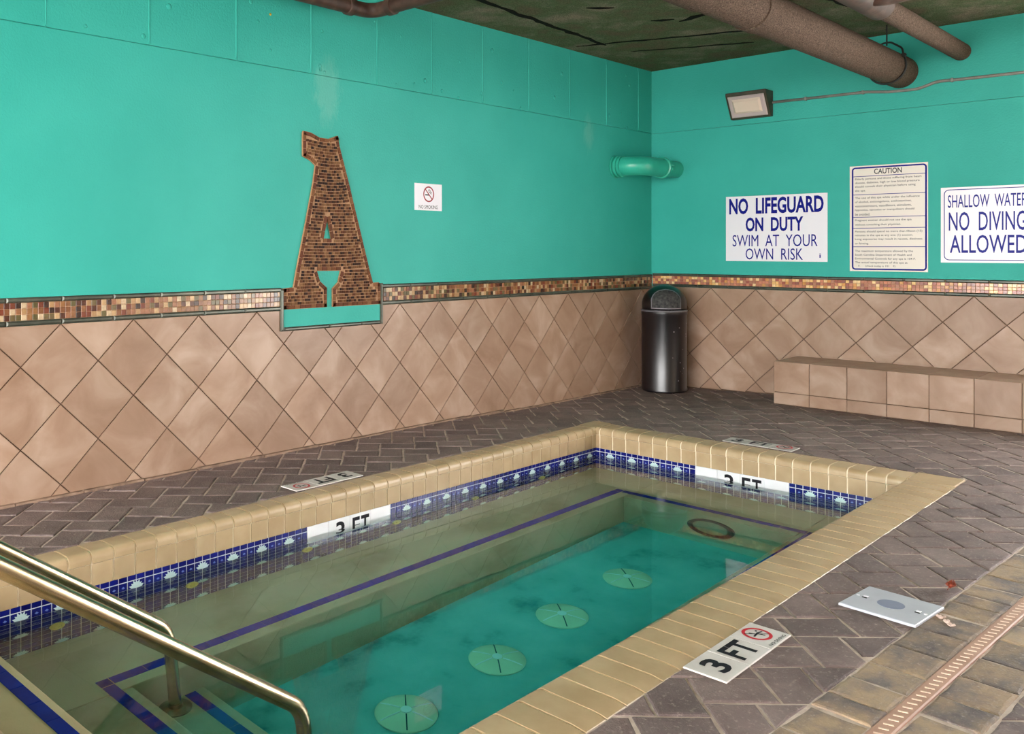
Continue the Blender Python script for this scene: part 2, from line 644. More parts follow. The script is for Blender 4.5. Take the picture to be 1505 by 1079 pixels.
PX0, PX1, PY0, PY1 = -7.52, -2.59, -3.08, -.98      # pool opening
OX0, OX1, OY0, OY1 = -7.76, -2.375, -3.325, -.835   # outside of the coping
CB = -.152                                          # underside of the coping face
ZW = -.21                                           # water
ZB, ZT, ZF, ZS = -.58, -.82, -1.12, -.196           # bench, low tread, pool floor, top step
CEIL_Z = 3.19
XL, YR = -12.0, -4.4                                 # free ends of the two walls
SL = math.tan(math.radians(-3.2))                   # drain line runs a little askew
bl = lambda x: -3.690 + SL * (x + 5.79)             # edge between pavers and border course
dl = lambda x: -3.862 + SL * (x + 5.79)             # drain, pool side
dr = lambda x: -3.918 + SL * (x + 5.79)             # drain, outer side
br = lambda x: -4.080 + SL * (x + 5.79)             # outer edge of the outer border course

# ------------------------------------------------------------------ floor
mb = MB()


def grid(mb, x0, x1, y0, y1, step=.3):
    nx, ny = max(1, round((x1 - x0) / step)), max(1, round((y1 - y0) / step))
    vs = [(x0 + (x1 - x0) * i / nx, y0 + (y1 - y0) * j / ny) for j in range(ny + 1) for i in range(nx + 1)]
    fs = [(j * (nx + 1) + i, j * (nx + 1) + i + 1, (j + 1) * (nx + 1) + i + 1, (j + 1) * (nx + 1) + i) for j in range(ny) for i in range(nx)]
    mb.add([(x, y, dz(x, y) - .0058) for x, y in vs], fs)


e = .03
grid(mb, -13, OX0 + e, -9, 0)
grid(mb, OX0 + e, OX1 - e, OY1 - e, 0)
grid(mb, OX1 - e, 0, -9, 0)
grid(mb, OX0 + e, OX1 - e, -9, OY0 + e)
fm = mb.mesh('floor', recalc=False, merge=True)
bm = bmesh.new(); bm.from_mesh(fm)
ex = bmesh.ops.extrude_face_region(bm, geom=bm.faces[:])
for v in [g for g in ex['geom'] if isinstance(g, bmesh.types.BMVert)]: v.co.z -= .11
bmesh.ops.recalc_face_normals(bm, faces=bm.faces)
bm.to_mesh(fm); bm.free()
floor = link('floor', fm, SAND)
tag(floor, 'paved pool deck of tumbled mauve grey pavers laid in herringbone', kind='structure')

fw = Vector((math.cos(YAW), math.sin(YAW), 0))
rt = Vector((math.sin(YAW), -math.cos(YAW), 0))


def in_view(x, y, z=0, m=60):
    d = Vector((x - CAMLOC[0], y - CAMLOC[1], 0))
    D = d.dot(fw)
    if D < .4: return None
    u = CX + F_PX * d.dot(rt) / D
    v = HY + F_PX * (CAMLOC[2] - z) / D
    if -m < u < 1505 + m and -m < v < 1079 + m: return D
    return None


# pavers: 45 degree herringbone of 15 x 23 cm stones
pa, pb = .157, .237
c45 = math.sqrt(.5)
pieces = []
G0 = (-5.352 + .02, -3.528)
for m in range(-40, 41):
    for k in range(-60, 61):
        ox, oy = k * pa - m * pb, k * pa + m * pb
        if ox * ox + oy * oy > 64: continue
        for (x0, y0, w, h) in ((ox, oy, pb, pa), (ox, oy + pa, pa, pb)):
            g = .0030
            q = [(x0 + g, y0 + g), (x0 + w - g, y0 + g), (x0 + w - g, y0 + h - g), (x0 + g, y0 + h - g)]
            q = [(G0[0] + (a - b) * c45, G0[1] + (a + b) * c45) for a, b in q]
            cx, cy = sum(p[0] for p in q) / 4, sum(p[1] for p in q) / 4
            if in_view(cx, cy, m=600) is None: continue
            # outer limits: walls (with mortar strip), border course
            r = clip(q, 0, 1, -.035)
            r = clip(r, 1, 0, -.012)
            if cy > bl(cx) - .2:
                up = clip(r, SL, -1, SL * -5.79 + 3.690 - .001)
                dn = clip(r, -SL, 1, -(SL * -5.79) + -4.080 - .006)
                r = up if (len(up) > 2 and abs(area2(up)) > (abs(area2(dn)) if len(dn) > 2 else 0)) else dn
            else:
                r = clip(r, -SL, 1, -(SL * -5.79) + -4.080 - .006)
            if len(r) < 3: continue
            # outside the coping
            if any(OX0 < p[0] < OX1 and OY0 < p[1] < OY1 for p in r) or (OX0 < cx < OX1 and OY0 < cy < OY1):
                best = []
                for (a, b, c) in ((1, 0, OX0 - .0005), (-1, 0, -OX1 - .0005), (0, 1, OY0 - .0005), (0, -1, -OY1 - .0005)):
                    t = clip(r, a, b, c)
                    if len(t) > 2 and (not best or abs(area2(t)) > abs(area2(best))): best = t
                r = best
            r = clean(r)
            if len(r) < 3 or abs(area2(r)) < .0012: continue
            # leave room for markers and lid set flush into the deck
            pieces.append((q if len(r) == 4 and abs(abs(area2(r)) - abs(area2(q))) < 1e-6 else None, r, (cx, cy), w > h))

ranked = []
for it in pieces:
    cx, cy = it[2]
    D = in_view(cx, cy, m=40)
    d3 = math.dist((cx, cy, 0), CAMLOC)
    ranked.append((0 if D is None else abs(area2(it[1])) / d3 ** 3, it))
ranked.sort(key=lambda t: -t[0])
shared = {}
rest = MB()
prs = random.Random(21)
for i, (sc, (full, r, (cx, cy), hz)) in enumerate(ranked):
    z = dz(cx, cy) + prs.uniform(-.0025, .0012)
    if i < 300:
        if full:
            key = (hz, prs.randrange(8))
            if key not in shared:
                t = MB()
                tumbled(t, [(a - cx, b - cy) for a, b in full], -.035, 0, .008, prs)
                shared[key] = t.mesh('paver')
                shared[key].materials.append(PAVER)
            o = bpy.data.objects.new('paver', shared[key])
        else:
            t = MB()
            tumbled(t, [(a - cx, b - cy) for a, b in r], -.035, 0, .008, prs, .002)
            o = bpy.data.objects.new('paver', t.mesh('paver'))
            o.data.materials.append(PAVER)
        COL.objects.link(o)
        o.location = (cx, cy, z)
        o.rotation_euler = (prs.uniform(-.012, .012), prs.uniform(-.012, .012), prs.uniform(-.012, .012) if full else 0)
        o.parent = floor
    else:
        tumbled(rest, r, z - .035, z, .008, prs)
if rest.v:
    tag(rest.build('far_pavers', PAVER, floor), kind='stuff')

# border course on both sides of the drain
for (la, lb, seed) in ((bl, dl, 3), (dr, br, 8)):
    rs = random.Random(seed)
    x = -7.4
    while x < -.25:
        w = rs.choice((.12, .155, .155, .19, .215))
        x1 = x + w
        q = [(x + .002, la(x)), (x + .002 - .012, lb(x) + .001), (x1 - .002 - .012, lb(x1) + .001), (x1 - .002, la(x1))]
        cx, cy = x + w / 2, (la(x) + lb(x)) / 2
        t = MB()
        z = rs.uniform(-.004, .001)
        tumbled(t, [(a - cx, b - cy) for a, b in q], -.05, 0, .009, rs)
        o = t.build('border_paver', BORDER)
        o.location = (cx, cy, z)
        o.rotation_euler = (rs.uniform(-.012, .012), rs.uniform(-.03, .03), 0)
        o.parent = floor
        x = x1

# unseen ground, added to stop light from below and bounce daylight in
mb = MB()
mb.box(-40, -13.02, -40, 12, -.3, -.02)
mb.box(-13.0, 30, -40, -9.02, -.3, -.02)
tag(mb.build('floor_bounce', BOUNCE), 'unseen pale ground added to bounce light under the ceiling', kind='structure')

# ------------------------------------------------------------------ walls
LX0, LZ0 = -6.3525, .9407
RY0, RZ0 = .6403, .9687
DG = .44


def diamond_wall(parent, frame, a0, b_top, amin, amax, dzf, name='wall_tile'):
    h = DG / 2
    g = .0032
    lst = []
    for i in range(-40, 60):
        for k in range(0, 7):
            for (ca, cb) in ((a0 + i * DG, b_top - (k + .5) * DG), (a0 + (i + .5) * DG, b_top - k * DG)):
                if not (amin - h < ca < amax + h): continue
                hh = h - g * 1.414
                q = [(ca - hh, cb), (ca, cb - hh), (ca + hh, cb), (ca, cb + hh)]
                q = clip(q, 0, 1, b_top - .001)
                q = clip(q, 0, -1, -(dzf(ca) + .006))
                q = clip(q, -1, 0, -(amin + .002))
                q = clip(q, 1, 0, amax - .002)
                q = clean(q)
                if len(q) < 3 or abs(area2(q)) < .0006: continue
                lst.append((ca, cb, q))
    full = None
    for ca, cb, q in lst:
        z = random.uniform(-.0006, .0006)
        isfull = len(q) == 4 and abs(abs(area2(q)) - 2 * (h - g * 1.414) ** 2) < 1e-6
        loc = Vector(frame(ca, cb, 0))
        rel = lambda a, b, c: Vector(frame(a + ca, b + cb, c)) - loc
        if isfull and full:
            me = full
        else:
            t = MB()
            prism(t, [(a - ca, b - cb) for a, b in q], -.006, .0045, .0018, rel)
            me = t.mesh(name)
            me.materials.append(TILE)
            if isfull: full = me
        o = bpy.data.objects.new(name, me)
        COL.objects.link(o)
        o.location = Vector(frame(ca, cb, z))
        o.parent = parent


# left wall: lower half carries tiles, upper half is painted
mb = MB()
mb.box(XL, .2, 0, .2, LZ0, 2.545)
mb.box(XL, .2, .003, .2, -.12, LZ0)
mb.box(XL, .2, .012, .2, 2.545, CEIL_Z + .02)
me = mb.mesh('wall_left', recalc=False)
wl = link('wall_left', me, PAINT)
me.materials.append(GROUT)
for p in me.polygons:
    if p.center.z < LZ0 and p.index >= 6 and p.index < 12: p.material_index = 1
tag(wl, 'long left wall, turquoise paint above beige diamond tiles', kind='structure')
diamond_wall(wl, FL, LX0, LZ0, XL, 0, lambda a: dz(a, 0))
# top course of blocks
xs = [-12.0, -11.4, -10.78, -10.15, -9.53, -8.91, -8.29, -7.67, -7.055, -6.4355, -5.811, -5.192, -4.574, -3.947, -3.36, -2.739, -2.107, -1.483, -.861, -.264, 0]
for i in range(len(xs) - 1):
    t = MB()
    prism(t, [(xs[i] + .0022, 2.552), (xs[i + 1] - .0022, 2.552), (xs[i + 1] - .0022, CEIL_Z), (xs[i] + .0022, CEIL_Z)], -.012, .001 + random.uniform(0, .0015), .002, FL)
    t.build('block', PAINT, wl)
    if 0 < i:
        t = MB(); t.tube([(xs[i] + random.uniform(-.001, .001), -.0015, 2.556 + (CEIL_Z - 2.556) * k / 12) for k in range(13)], [.0055 + random.uniform(-.0015, .0015) for k in range(13)], 8)
        t.build('joint_bead', PAINT, wl, smooth=True)
# paint runs and blisters along the course joint
tb = MB()
rs = random.Random(5)
for _ in range(38):
    x = rs.uniform(-6.8, -.3)
    z = rs.choice((rs.uniform(2.56, 2.66), rs.uniform(2.56, 3.1)))
    r = rs.uniform(.008, .02)
    tb.lathe([(r, 0), (r * .8, r * .18), (r * .4, r * .3), (0.0001, r * .33)], (x, -.002, z), (0, -1, 0), 8)
tag(tb.build('paint_blisters', PAINT, wl, smooth=True), kind='stuff')

mb = MB()
mb.box(0, .2, YR, 0, RZ0, 2.54)
mb.box(.003, .2, YR, 0, -.12, RZ0)
mb.box(.0015, .2, YR, 0, 2.543, CEIL_Z + .02)
me = mb.mesh('wall_right', recalc=False)
wr = link('wall_right', me, PAINT)
me.materials.append(GROUT)
for p in me.polygons:
    if 6 <= p.index < 12: p.material_index = 1
tag(wr, 'far right wall, turquoise paint above beige diamond tiles', kind='structure')
diamond_wall(wr, FR, RY0, RZ0, 0, -YR, lambda a: dz(0, -a))


mb = MB()
mb.box(-12.5, .2, -8.0, -7.8, -.1, CEIL_Z + .02)  # unseen wall, added to cut side light on the left wall
tag(mb.build('wall_light_block', m_var('light_block_paint', [(.3, (150, 134, 118)), (.7, (164, 148, 132))], 2, .6, var=0)), 'plain unseen wall added behind the viewer to even the light', kind='structure')


def band(parent, frame, amin, amax, z0, z1, jo, mos, skip=None):
    """two pewter liners with a three-row glass mosaic between them"""
    lh = .027
    for (za, zb) in ((z0, z0 + lh), (z1 - lh, z1)):
        x = jo - .305 * 40
        while x < amax:
            a, b = max(x, amin), min(x + .305, amax)
            segs = [(a, b)]
            if skip: segs = [(a, min(b, skip[0])), (max(a, skip[1]), b)]
            for (p, q) in segs:
                if q - p > .01:
                    t = MB()
                    prism(t, [(p + .0015, za), (q - .0015, za), (q - .0015, zb), (p + .0015, zb)], -.002, .013, .008, frame)
                    t.build('liner_tile', LINER, parent)
            x += .305
    bed = MB()
    rngs = [(amin, amax)] if not skip else [(amin, skip[0]), (skip[1], amax)]
    for p, q in rngs:
        prism(bed, [(p, z0 + .01), (q, z0 + .01), (q, z1 - .01), (p, z1 - .01)], -.002, .003, 0, frame)
    bed.build('mosaic_bed', AGROUT, parent)
    t = MB()
    n = 3
    ph = (z1 - z0 - 2 * lh) / n
    x = amin
    while x < amax:
        for k in range(n):
            if skip and skip[0] - .03 < x < skip[1]: continue
            za = z0 + lh + k * ph
            prism(t, [(x + .001, za + .0012), (x + .0295, za + .0012), (x + .0295, za + ph - .0012), (x + .001, za + ph - .0012)], 0, .006 + random.uniform(-.0005, .0008), .0015, frame)
        x += .0305
    tag(t.build('mosaic_band', mos, parent), kind='stuff')


AX0, AX1 = -4.845, -3.898
band(wl, FL, XL, -.002, LZ0 + .001, 1.092, -6.3457, MOSAIC, (AX0 + .012, AX1 - .012))
band(wr, FR, .014, -YR, RZ0 + .001, 1.104, .2, MOSAICR)

# mortar strip where the tiles meet the deck
t = MB()
x = XL
rs = random.Random(11)
bb = empty('baseboard_left')
tag(bb, 'narrow tan mortar strip along the foot of the left wall', kind='structure')
while x < -.02:
    w = rs.uniform(.25, .5)
    x1 = min(x + w, -.02)
    t = MB()
    zz = dz((x + x1) / 2, 0)
    t.box(x + .002, x1 - .002, -.034, -.004, zz - .04, zz + rs.uniform(.006, .013))
    t.build('mortar_piece', BASE, bb, bevel=.006)
    x = x1

# ceiling; its unseen reach behind the viewer is added to even the light
mb = MB()
mb.box(-12.6, .2, -9.2, .2, CEIL_Z, CEIL_Z + .2)
ceiling = mb.build('ceiling', CEIL)
tag(ceiling, 'low dark ceiling sprayed with rough black green coating', kind='structure')
for (a, b, w) in (((-5.2, -.62), (-1.4, -.33), .05), ((-1.55, -.12), (-.9, -1.75), .035), ((-1.0, -.35), (-.55, -1.3), .03), ((-2.3, -2.9), (-1.7, -1.2), .07), ((-2.0, -2.2), (-.5, -2.45), .07), ((-2.6, -.9), (-2.45, -1.05), .05), ((-1.9, -1.05), (-1.8, -1.2), .05)):
    v = Vector((b[0] - a[0], b[1] - a[1], 0))
    L = v.length
    n = Vector((-v.y, v.x, 0)) / L
    pts_l, pts_r = [], []
    m = max(2, int(L / .08))
    for i in range(m + 1):
        p = Vector((a[0], a[1], 0)) + v * i / m
        k = .5 * w * (.5 + random.random() * .8) * (1 if 0 < i < m else .2)
        off = random.uniform(-.012, .012)
        pts_l.append((p + n * (k + off)).to_tuple()[:2])
        pts_r.append((p + n * (-k + off)).to_tuple()[:2])
    t = MB()
    vs = [(x, y, CEIL_Z + .02) for x, y in pts_l] + [(x, y, CEIL_Z + .02) for x, y in pts_r] + [(x, y, CEIL_Z - .004) for x, y in pts_l] + [(x, y, CEIL_Z - .004) for x, y in pts_r]
    M1 = m + 1
    fs = []
    for i in range(m):
        fs += [(2 * M1 + i, 2 * M1 + i + 1, 3 * M1 + i + 1, 3 * M1 + i), (i, i + 1, 2 * M1 + i + 1, 2 * M1 + i), (M1 + i, M1 + i + 1, 3 * M1 + i + 1, 3 * M1 + i)]
    t.add(vs, fs)
    t.build('seam', CEILDK, ceiling)

# ------------------------------------------------------------------ pool
pool = empty('pool', (-5.05, -2.03, ZF))
tag(pool, 'rectangular sunken spa pool with cream coping and blue waterline tiles', 'pool')
# basin walls behind the tiles
mb = MB()
mb.box(PX0 - .15, PX1 + .15, PY1 + .006, PY1 + .12, ZF - .1, -.1)
mb.box(PX0 - .15, PX1 + .15, PY0 - .12, PY0 - .006, ZF - .1, -.1)
mb.box(PX1 + .006, PX1 + .12, PY0 - .006, PY1 + .006, ZF - .1, -.1)
mb.box(PX0 - .12, PX0 - .006, PY0 - .006, PY1 + .006, ZF - .1, -.1)
mb.build('basin_wall', PLASTER, pool)
mb = MB(); mb.box(PX0 - .01, PX1 + .01, PY0 - .01, PY1 + .01, ZF - .1, ZF)
mb.build('basin_floor', FLOORPL, pool)
BY, BX, BYR = -1.525, -3.115, -2.645
for nm, bx in (('bench', (-7.17, PX1 + .008, BY, PY1 + .008, ZF - .02, ZB)),
               ('bench', (BX, PX1 + .008, BYR, BY, ZF - .02, ZB)),
               ('bench', (-6.75, PX1 + .008, PY0 - .008, BYR, ZF - .02, ZB)),
               ('step', (-7.17, -6.75, PY0 - .008, BY, ZF - .02, ZB)),
               ('step', (-6.76, -6.425, BYR, BY, ZF - .02, ZT)),
               ('step', (PX0 - .008, -7.17, PY0 - .008, PY1 + .008, ZF - .02, ZS))):
    mb = MB(); mb.box(*bx)
    mb.build(nm, PLASTER, pool, bevel=.014, bseg=3, smooth=True, sharp=.6)

# blue edge stripes: separate tiles
def stripe(x0, x1, y0, y1, z):
    along = (x1 - x0) > (y1 - y0)
    L = (x1 - x0) if along else (y1 - y0)
    n = max(1, round(L / .152))
    for i in range(n):
        a, b = L * i / n + .001, L * (i + 1) / n - .001
        t = MB()
        q = [(x0 + a, y0), (x0 + b, y0), (x0 + b, y1), (x0 + a, y1)] if along else [(x0, y0 + a), (x1, y0 + a), (x1, y0 + b), (x0, y0 + b)]
        prism(t, q, z - .004, z + .003, .001, lambda a, b, c: (a, b, c))
        t.build('stripe_tile', STRIPE, pool)


SY0, SY1 = -1.458, -1.402
stripe(-6.847, -6.795, SY0, SY1, ZB)
stripe(-6.792, -3.04, SY0, SY1, ZB)
stripe(-3.037, -2.985, SY0, SY1, ZB)
stripe(-3.037, -2.985, -2.672, SY0 - .003, ZB)
stripe(-3.037, -2.985, -2.73, -2.675, ZB)
stripe(-6.6, -3.04, -2.73, -2.675, ZB)
stripe(-6.847, -6.795, -3.0, SY0 - .003, ZB)
stripe(-6.522, -6.472, BYR + .01, BY - .012, ZT)
stripe(-7.256, -7.206, -3.07, -.99, ZS)

# coping: bullnose tiles on all four sides
def coping_piece(a0, a1, frame, wid, name='coping_tile'):
    """profile in (distance from the pool face, z); frame(a, d, z)"""
    R = .034
    prof = [(wid, -.05), (wid, -.006), (wid - .002, -.0035), (wid - .03, .001), (wid - .05, .003)]
    for k in range(6):
        a = PI / 2 * k / 5
        prof.append((R - .012 - R * math.sin(a), .003 - R + R * math.cos(a)))
    prof += [(-.012, -.048), (-.006, -.052), (-.006, CB + .002), (.03, CB + .002)]
    t = MB()
    n = len(prof)
    vs = [frame(a0, d, z) for d, z in prof] + [frame(a1, d, z) for d, z in prof]
    fs = [(i, i + 1, n + i + 1, n + i) for i in range(n - 1)] + [tuple(range(n)), tuple(range(2 * n - 1, n - 1, -1))]
    t.add(vs, fs)
    return t.build(name, COPING, pool, smooth=True, sharp=.5)


frames = {
    'L': (lambda a, d, z: (a, PY1 + d, z), PX0, PX1, OY1 - PY1, -6.333),
    'R': (lambda a, d, z: (a, PY0 - d, z), PX0, PX1, PY0 - OY0, -6.341),
    'F': (lambda a, d, z: (PX1 + d, a, z), PY0, PY1, OX1 - PX1, -1.669),
    'N': (lambda a, d, z: (PX0 - d, a, z), PY0, PY1, PX0 - OX0, -1.6)}
for key, (fr, a0, a1, wid, jo) in frames.items():
    # joint bed in pale grout
    t = MB()
    prof = [(wid - .004, -.06), (wid - .004, -.0075), (wid - .05, -.001), (.024, -.001), (.008, -.005), (-.002, -.014), (-.0075, -.03), (-.0075, -.05), (-.002, -.06), (-.002, CB + .004), (.03, CB + .004)]
    n = len(prof)
    ea0, ea1 = (a0 - .1, a1 + .1) if key in 'LR' else (a0 - .005, a1 + .005)
    t.add([fr(ea0, d, z) for d, z in prof] + [fr(ea1, d, z) for d, z in prof], [(i, i + 1, n + i + 1, n + i) for i in range(n - 1)] + [tuple(range(n)), tuple(range(2 * n - 1, n - 1, -1))])
    t.build('coping_bed', CGROUT, pool)
    x = jo - .1085 * 60
    lo, hi = (a0, a1)
    while x < hi:
        p, q = max(x + .0045, lo), min(x + .104, hi)
        if q - p > .012: coping_piece(p, q, fr, wid)
        x += .1085
# corner slabs of the coping
for (x0, x1, y0, y1) in ((PX1, OX1, PY1, OY1), (PX1, OX1, OY0, PY0), (OX0, PX0, PY1, OY1), (OX0, PX0, OY0, PY0)):
    t = MB(); t.box(x0 + .003, x1, y0 + .003, y1, -.06, .003)
    t.build('coping_corner', COPING, pool, bevel=.004)

# waterline mosaic: 45 mm blue tiles, 4 x 4 repeat with a lotus
MP = .0447
rows = [CB, -.177]
while rows[-1] - MP > ZB - .02: rows.append(rows[-1] - MP)
for (key, fr, lo, hi, jo, skip) in (('L', lambda a, b, c: (a, PY1 - c, b), PX0, PX1, -6.256 - MP * 100, (-5.417, -4.786)),
                                   ('F', lambda a, b, c: (PX1 - c, -a, b), -PY1, -PY0, 1.105 - MP * 60, (1.772, 2.406))):
    t = MB()
    prism(t, [(lo, ZB - .01), (hi, ZB - .01), (hi, CB + .003), (lo, CB + .003)], -.008, .0, 0, fr)
    t.build('mosaic_bed', BGROUT, pool)
    cells = []
    x = jo
    while x < hi:
        for r in range(len(rows) - 1):
            za, zb = rows[r + 1], rows[r]
            a, b = max(x + .0024, lo), min(x + MP - .0024, hi)
            if b - a < .006: continue
            if zb > -.27 and a > skip[0] - .02 and b < skip[1] + .02:
                continue
            if zb > -.27:
                if a < skip[0] < b: b = skip[0] - .001
                if a < skip[1] < b: a = skip[1] + .001
                if b - a < .006: continue
            cells.append((a, b, za + .0024, zb - (.0024 if r else 0)))
        x += MP
    def view(c):
        p = fr(c[0], c[2], 0)
        D = in_view(p[0], p[1], p[2], 10)
        return 99 if D is None else D + (0 if c[3] > ZW - .02 else 30)
    cells.sort(key=view)
    rest = MB()
    nn = 200 if key == 'L' else 90
    for i, (a, b, za, zb) in enumerate(cells):
        q = [(a, za), (b, za), (b, zb), (a, zb)]
        if i < nn:
            t = MB()
            prism(t, q, -.001, .003, .001, fr)
            t.build('waterline_tile', BLUE, pool)
        else:
            prism(rest, q, -.001, .003, .001, fr)
    tag(rest.build('waterline_tiles_submerged', BLUE, pool), kind='stuff')
    # printed lotus flowers and the small marks between them
    k = 0
    x = jo - MP * 4 * 20
    small = MB()
    while x < hi:
        for zc in (-.2, -.379, -.558):
            if lo + .05 < x < hi - .05 and not (skip[0] - .04 < x < skip[1] + .04 and zc > -.3):
                t = MB()
                for j in range(7):
                    an = PI * (.1 + .8 * j / 6)
                    L = .034 if j % 2 == 0 else .03
                    dx, dy = math.cos(an), math.sin(an)
                    px, py = -dy, dx
                    bx, by = x + dx * .006, zc - .012 + dy * .004
                    t.add([fr(bx, by, .0036), fr(bx + dx * L * .55 + px * .007, by + dy * L * .55 + py * .007, .0036), fr(bx + dx * L, by + dy * L, .0036), fr(bx + dx * L * .55 - px * .007, by + dy * L * .55 - py * .007, .0036)], [(0, 3, 2, 1)])
                t.add([fr(x - .032, zc - .011, .0035), fr(x, zc - .02, .0035), fr(x + .032, zc - .011, .0035), fr(x, zc - .004, .0035)], [(0, 1, 2, 3)])
                t.build('lotus_motif', LOTUS, pool, recalc=False)
            for o in (1.5, 2.5):
                xx = x + MP * o
                if lo + .02 < xx < hi - .02 and not (skip[0] - .03 < xx < skip[1] + .03 and zc > -.3):
                    small.add([fr(xx - .009, zc, .0036), fr(xx, zc - .004, .0036), fr(xx + .009, zc, .0036), fr(xx, zc + .007, .0036)], [(0, 1, 2, 3)])
        x += MP * 4
    tag(small.build('small_motifs', m_plain('dim_print', (96, 120, 190), .3), pool, recalc=False), kind='stuff')

# white depth tiles in the waterline
def waterline_marker(fr, right, jn, letters, label):
    cx = sum(jn) / len(jn)
    root = empty('depth_marker', fr(cx, -.31, 0))
    tag(root, label, 'depth marker', 'depth markers around the pool')
    for a, b in zip(jn[:-1], jn[1:]):
        t = MB()
        prism(t, [(a + .001, -.284), (b - .001, -.284), (b - .001, CB), (a + .001, CB)], -.001, .0042, .001, fr)
        t.build('tile', WHITE, root)
    for s, a, b in letters:
        text_obj('lettering', s, fr(a, -.284, .0045), right, (0, 0, 1), b - a, .115, BLACK, root, bold=.02, depth=.0008)


waterline_marker(lambda a, b, c: (a, PY1 - c, b), (1, 0, 0), [-5.417, -5.265, -5.107, -4.949, -4.786],
                 [('3', -5.212, -5.146), ('F', -5.088, -5.032), ('T', -5.022, -4.958)],
                 'white 3 FT waterline tiles on the long left pool side, half under water')
waterline_marker(lambda a, b, c: (PX1 - c, -a, b), (0, -1, 0), [1.772, 1.93, 2.089, 2.248, 2.406],
                 [('3', 1.979, 2.044), ('F', 2.10, 2.157), ('T', 2.168, 2.23)],
                 'white 3 FT waterline tiles on the short far pool side, half under water')

# return jets in the left pool wall
jl = ['behind the handrails', 'second from the handrails', 'left of the 3 FT tiles', 'right of the 3 FT tiles', 'second from the far pool corner', 'closest to the far pool corner']
for x, s in zip((-6.815, -6.14, -5.42, -4.735, -4.017, -3.29), jl):
    root = empty('jet_fitting', (x, PY1, -.39))
    tag(root, 'small yellow round jet in left pool wall, ' + s, 'jet', 'jets along the left pool wall')
    t = MB(); t.lathe([(.034, .003), (.034, .012), (.03, .016), (.018, .016), (.017, .01)], (x, PY1, -.39), (0, -1, 0), 24)
    t.build('flange', JET, root, smooth=True, sharp=.6)
    t = MB(); t.lathe([(.015, .008), (.013, .02), (.006, .022), (.005, .014)], (x, PY1, -.39), (0, -1, 0), 16)
    t.build('nozzle', JET, root, smooth=True, sharp=.6)

# round covers on the pool floor
cl = ['nearest the steps', 'second from the steps', 'third from the steps', 'farthest from the steps']
for (x, y), s in zip(((-5.765, -2.066), (-5.148, -2.066), (-4.566, -2.03), (-3.922, -2.03)), cl):
    root = empty('floor_cover', (x, y, ZF))
    tag(root, 'pale green round ribbed cover on pool floor, ' + s, 'drain cover', 'round covers in a row on the pool floor')
    t = MB(); t.lathe([(.132, 0), (.136, .014), (.128, .022), (.09, .032), (.04, .039), (.0005, .04)], (x, y, ZF), (0, 0, 1), 40)
    t.build('dome', COVER, root, smooth=True, sharp=.7)
    for k in range(6):
        a = PI / 3 * k + .8
        ca, sa = math.cos(a), math.sin(a)
        t = MB()
        t.tube([(x + ca * r, y + sa * r, ZF + z) for r, z in ((.03, .0405), (.06, .0375), (.09, .0325), (.126, .021))], .0042 if k % 3 else .0032, 6)
        t.build('rib', RIBSHADE if k % 3 == 0 else RIBLT, root)
    t = MB(); t.lathe([(.024, .036), (.024, .045), (.0005, .047)], (x, y, ZF), (0, 0, 1), 20)
    t.build('hub', RIBLT, root, smooth=True, sharp=.6)

# underwater light in the face of the far bench
lx, ly, lz = BX, -2.14, -.80
root = empty('pool_light', (lx, ly, lz))
tag(root, 'round underwater light with dark rim in the far bench face', 'light')
t = MB(); t.lathe([(.15, 0), (.152, .02), (.14, .028), (.125, .024), (.124, .008)], (lx, ly, lz), (-1, 0, 0), 40)
t.build('rim', m_plain('dark_light_rim', (34, 44, 36), .4), root, smooth=True, sharp=.6)
t = MB(); t.lathe([(.124, .006), (.1, .016), (.05, .022), (.0005, .024)], (lx, ly, lz), (-1, 0, 0), 40)
t.build('lens', m_plain('light_lens', (150, 160, 130), .2), root, smooth=True)

# water
mb = MB(); mb.box(PX0 - .004, PX1 + .004, PY0 - .004, PY1 + .004, ZF - .05, ZW)
water = mb.build('pool_water', WATER)
tag(water, 'still clear turquoise water filling the spa pool', 'water', kind='stuff')

# ------------------------------------------------------------------ handrails
def handrail(y, label, dx=0):
    root = empty('handrail', (-6.6 + dx, y, ZT))
    tag(root, label, 'handrail', 'pair of stainless handrails at the pool steps')
    r = .0255
    xb = -6.598 + dx
    pts = fillet([(xb, y, ZT), (xb - .03, y, -.165), (-7.9, y, .745), (-8.16, y, .745), (-8.16, y, 0)], .13, 10)
    t = MB(); t.tube(pts, r, 24)
    t.build('rail', STEEL, root, smooth=True, sharp=.9)
    for (x, z) in ((xb, ZT), (-8.16, 0)):
        t = MB(); t.lathe([(.066, 0), (.066, .008), (.05, .016), (.03, .02), (.027, .045), (.026, .046)], (x, y, z), (0, 0, 1), 32)
        t.build('base_flange', DULLST, root, smooth=True, sharp=.6)


handrail(-1.592, 'rear stainless handrail, post and round flange showing on pool steps')
handrail(-2.43, 'front stainless handrail sloping across the lower left pool corner')

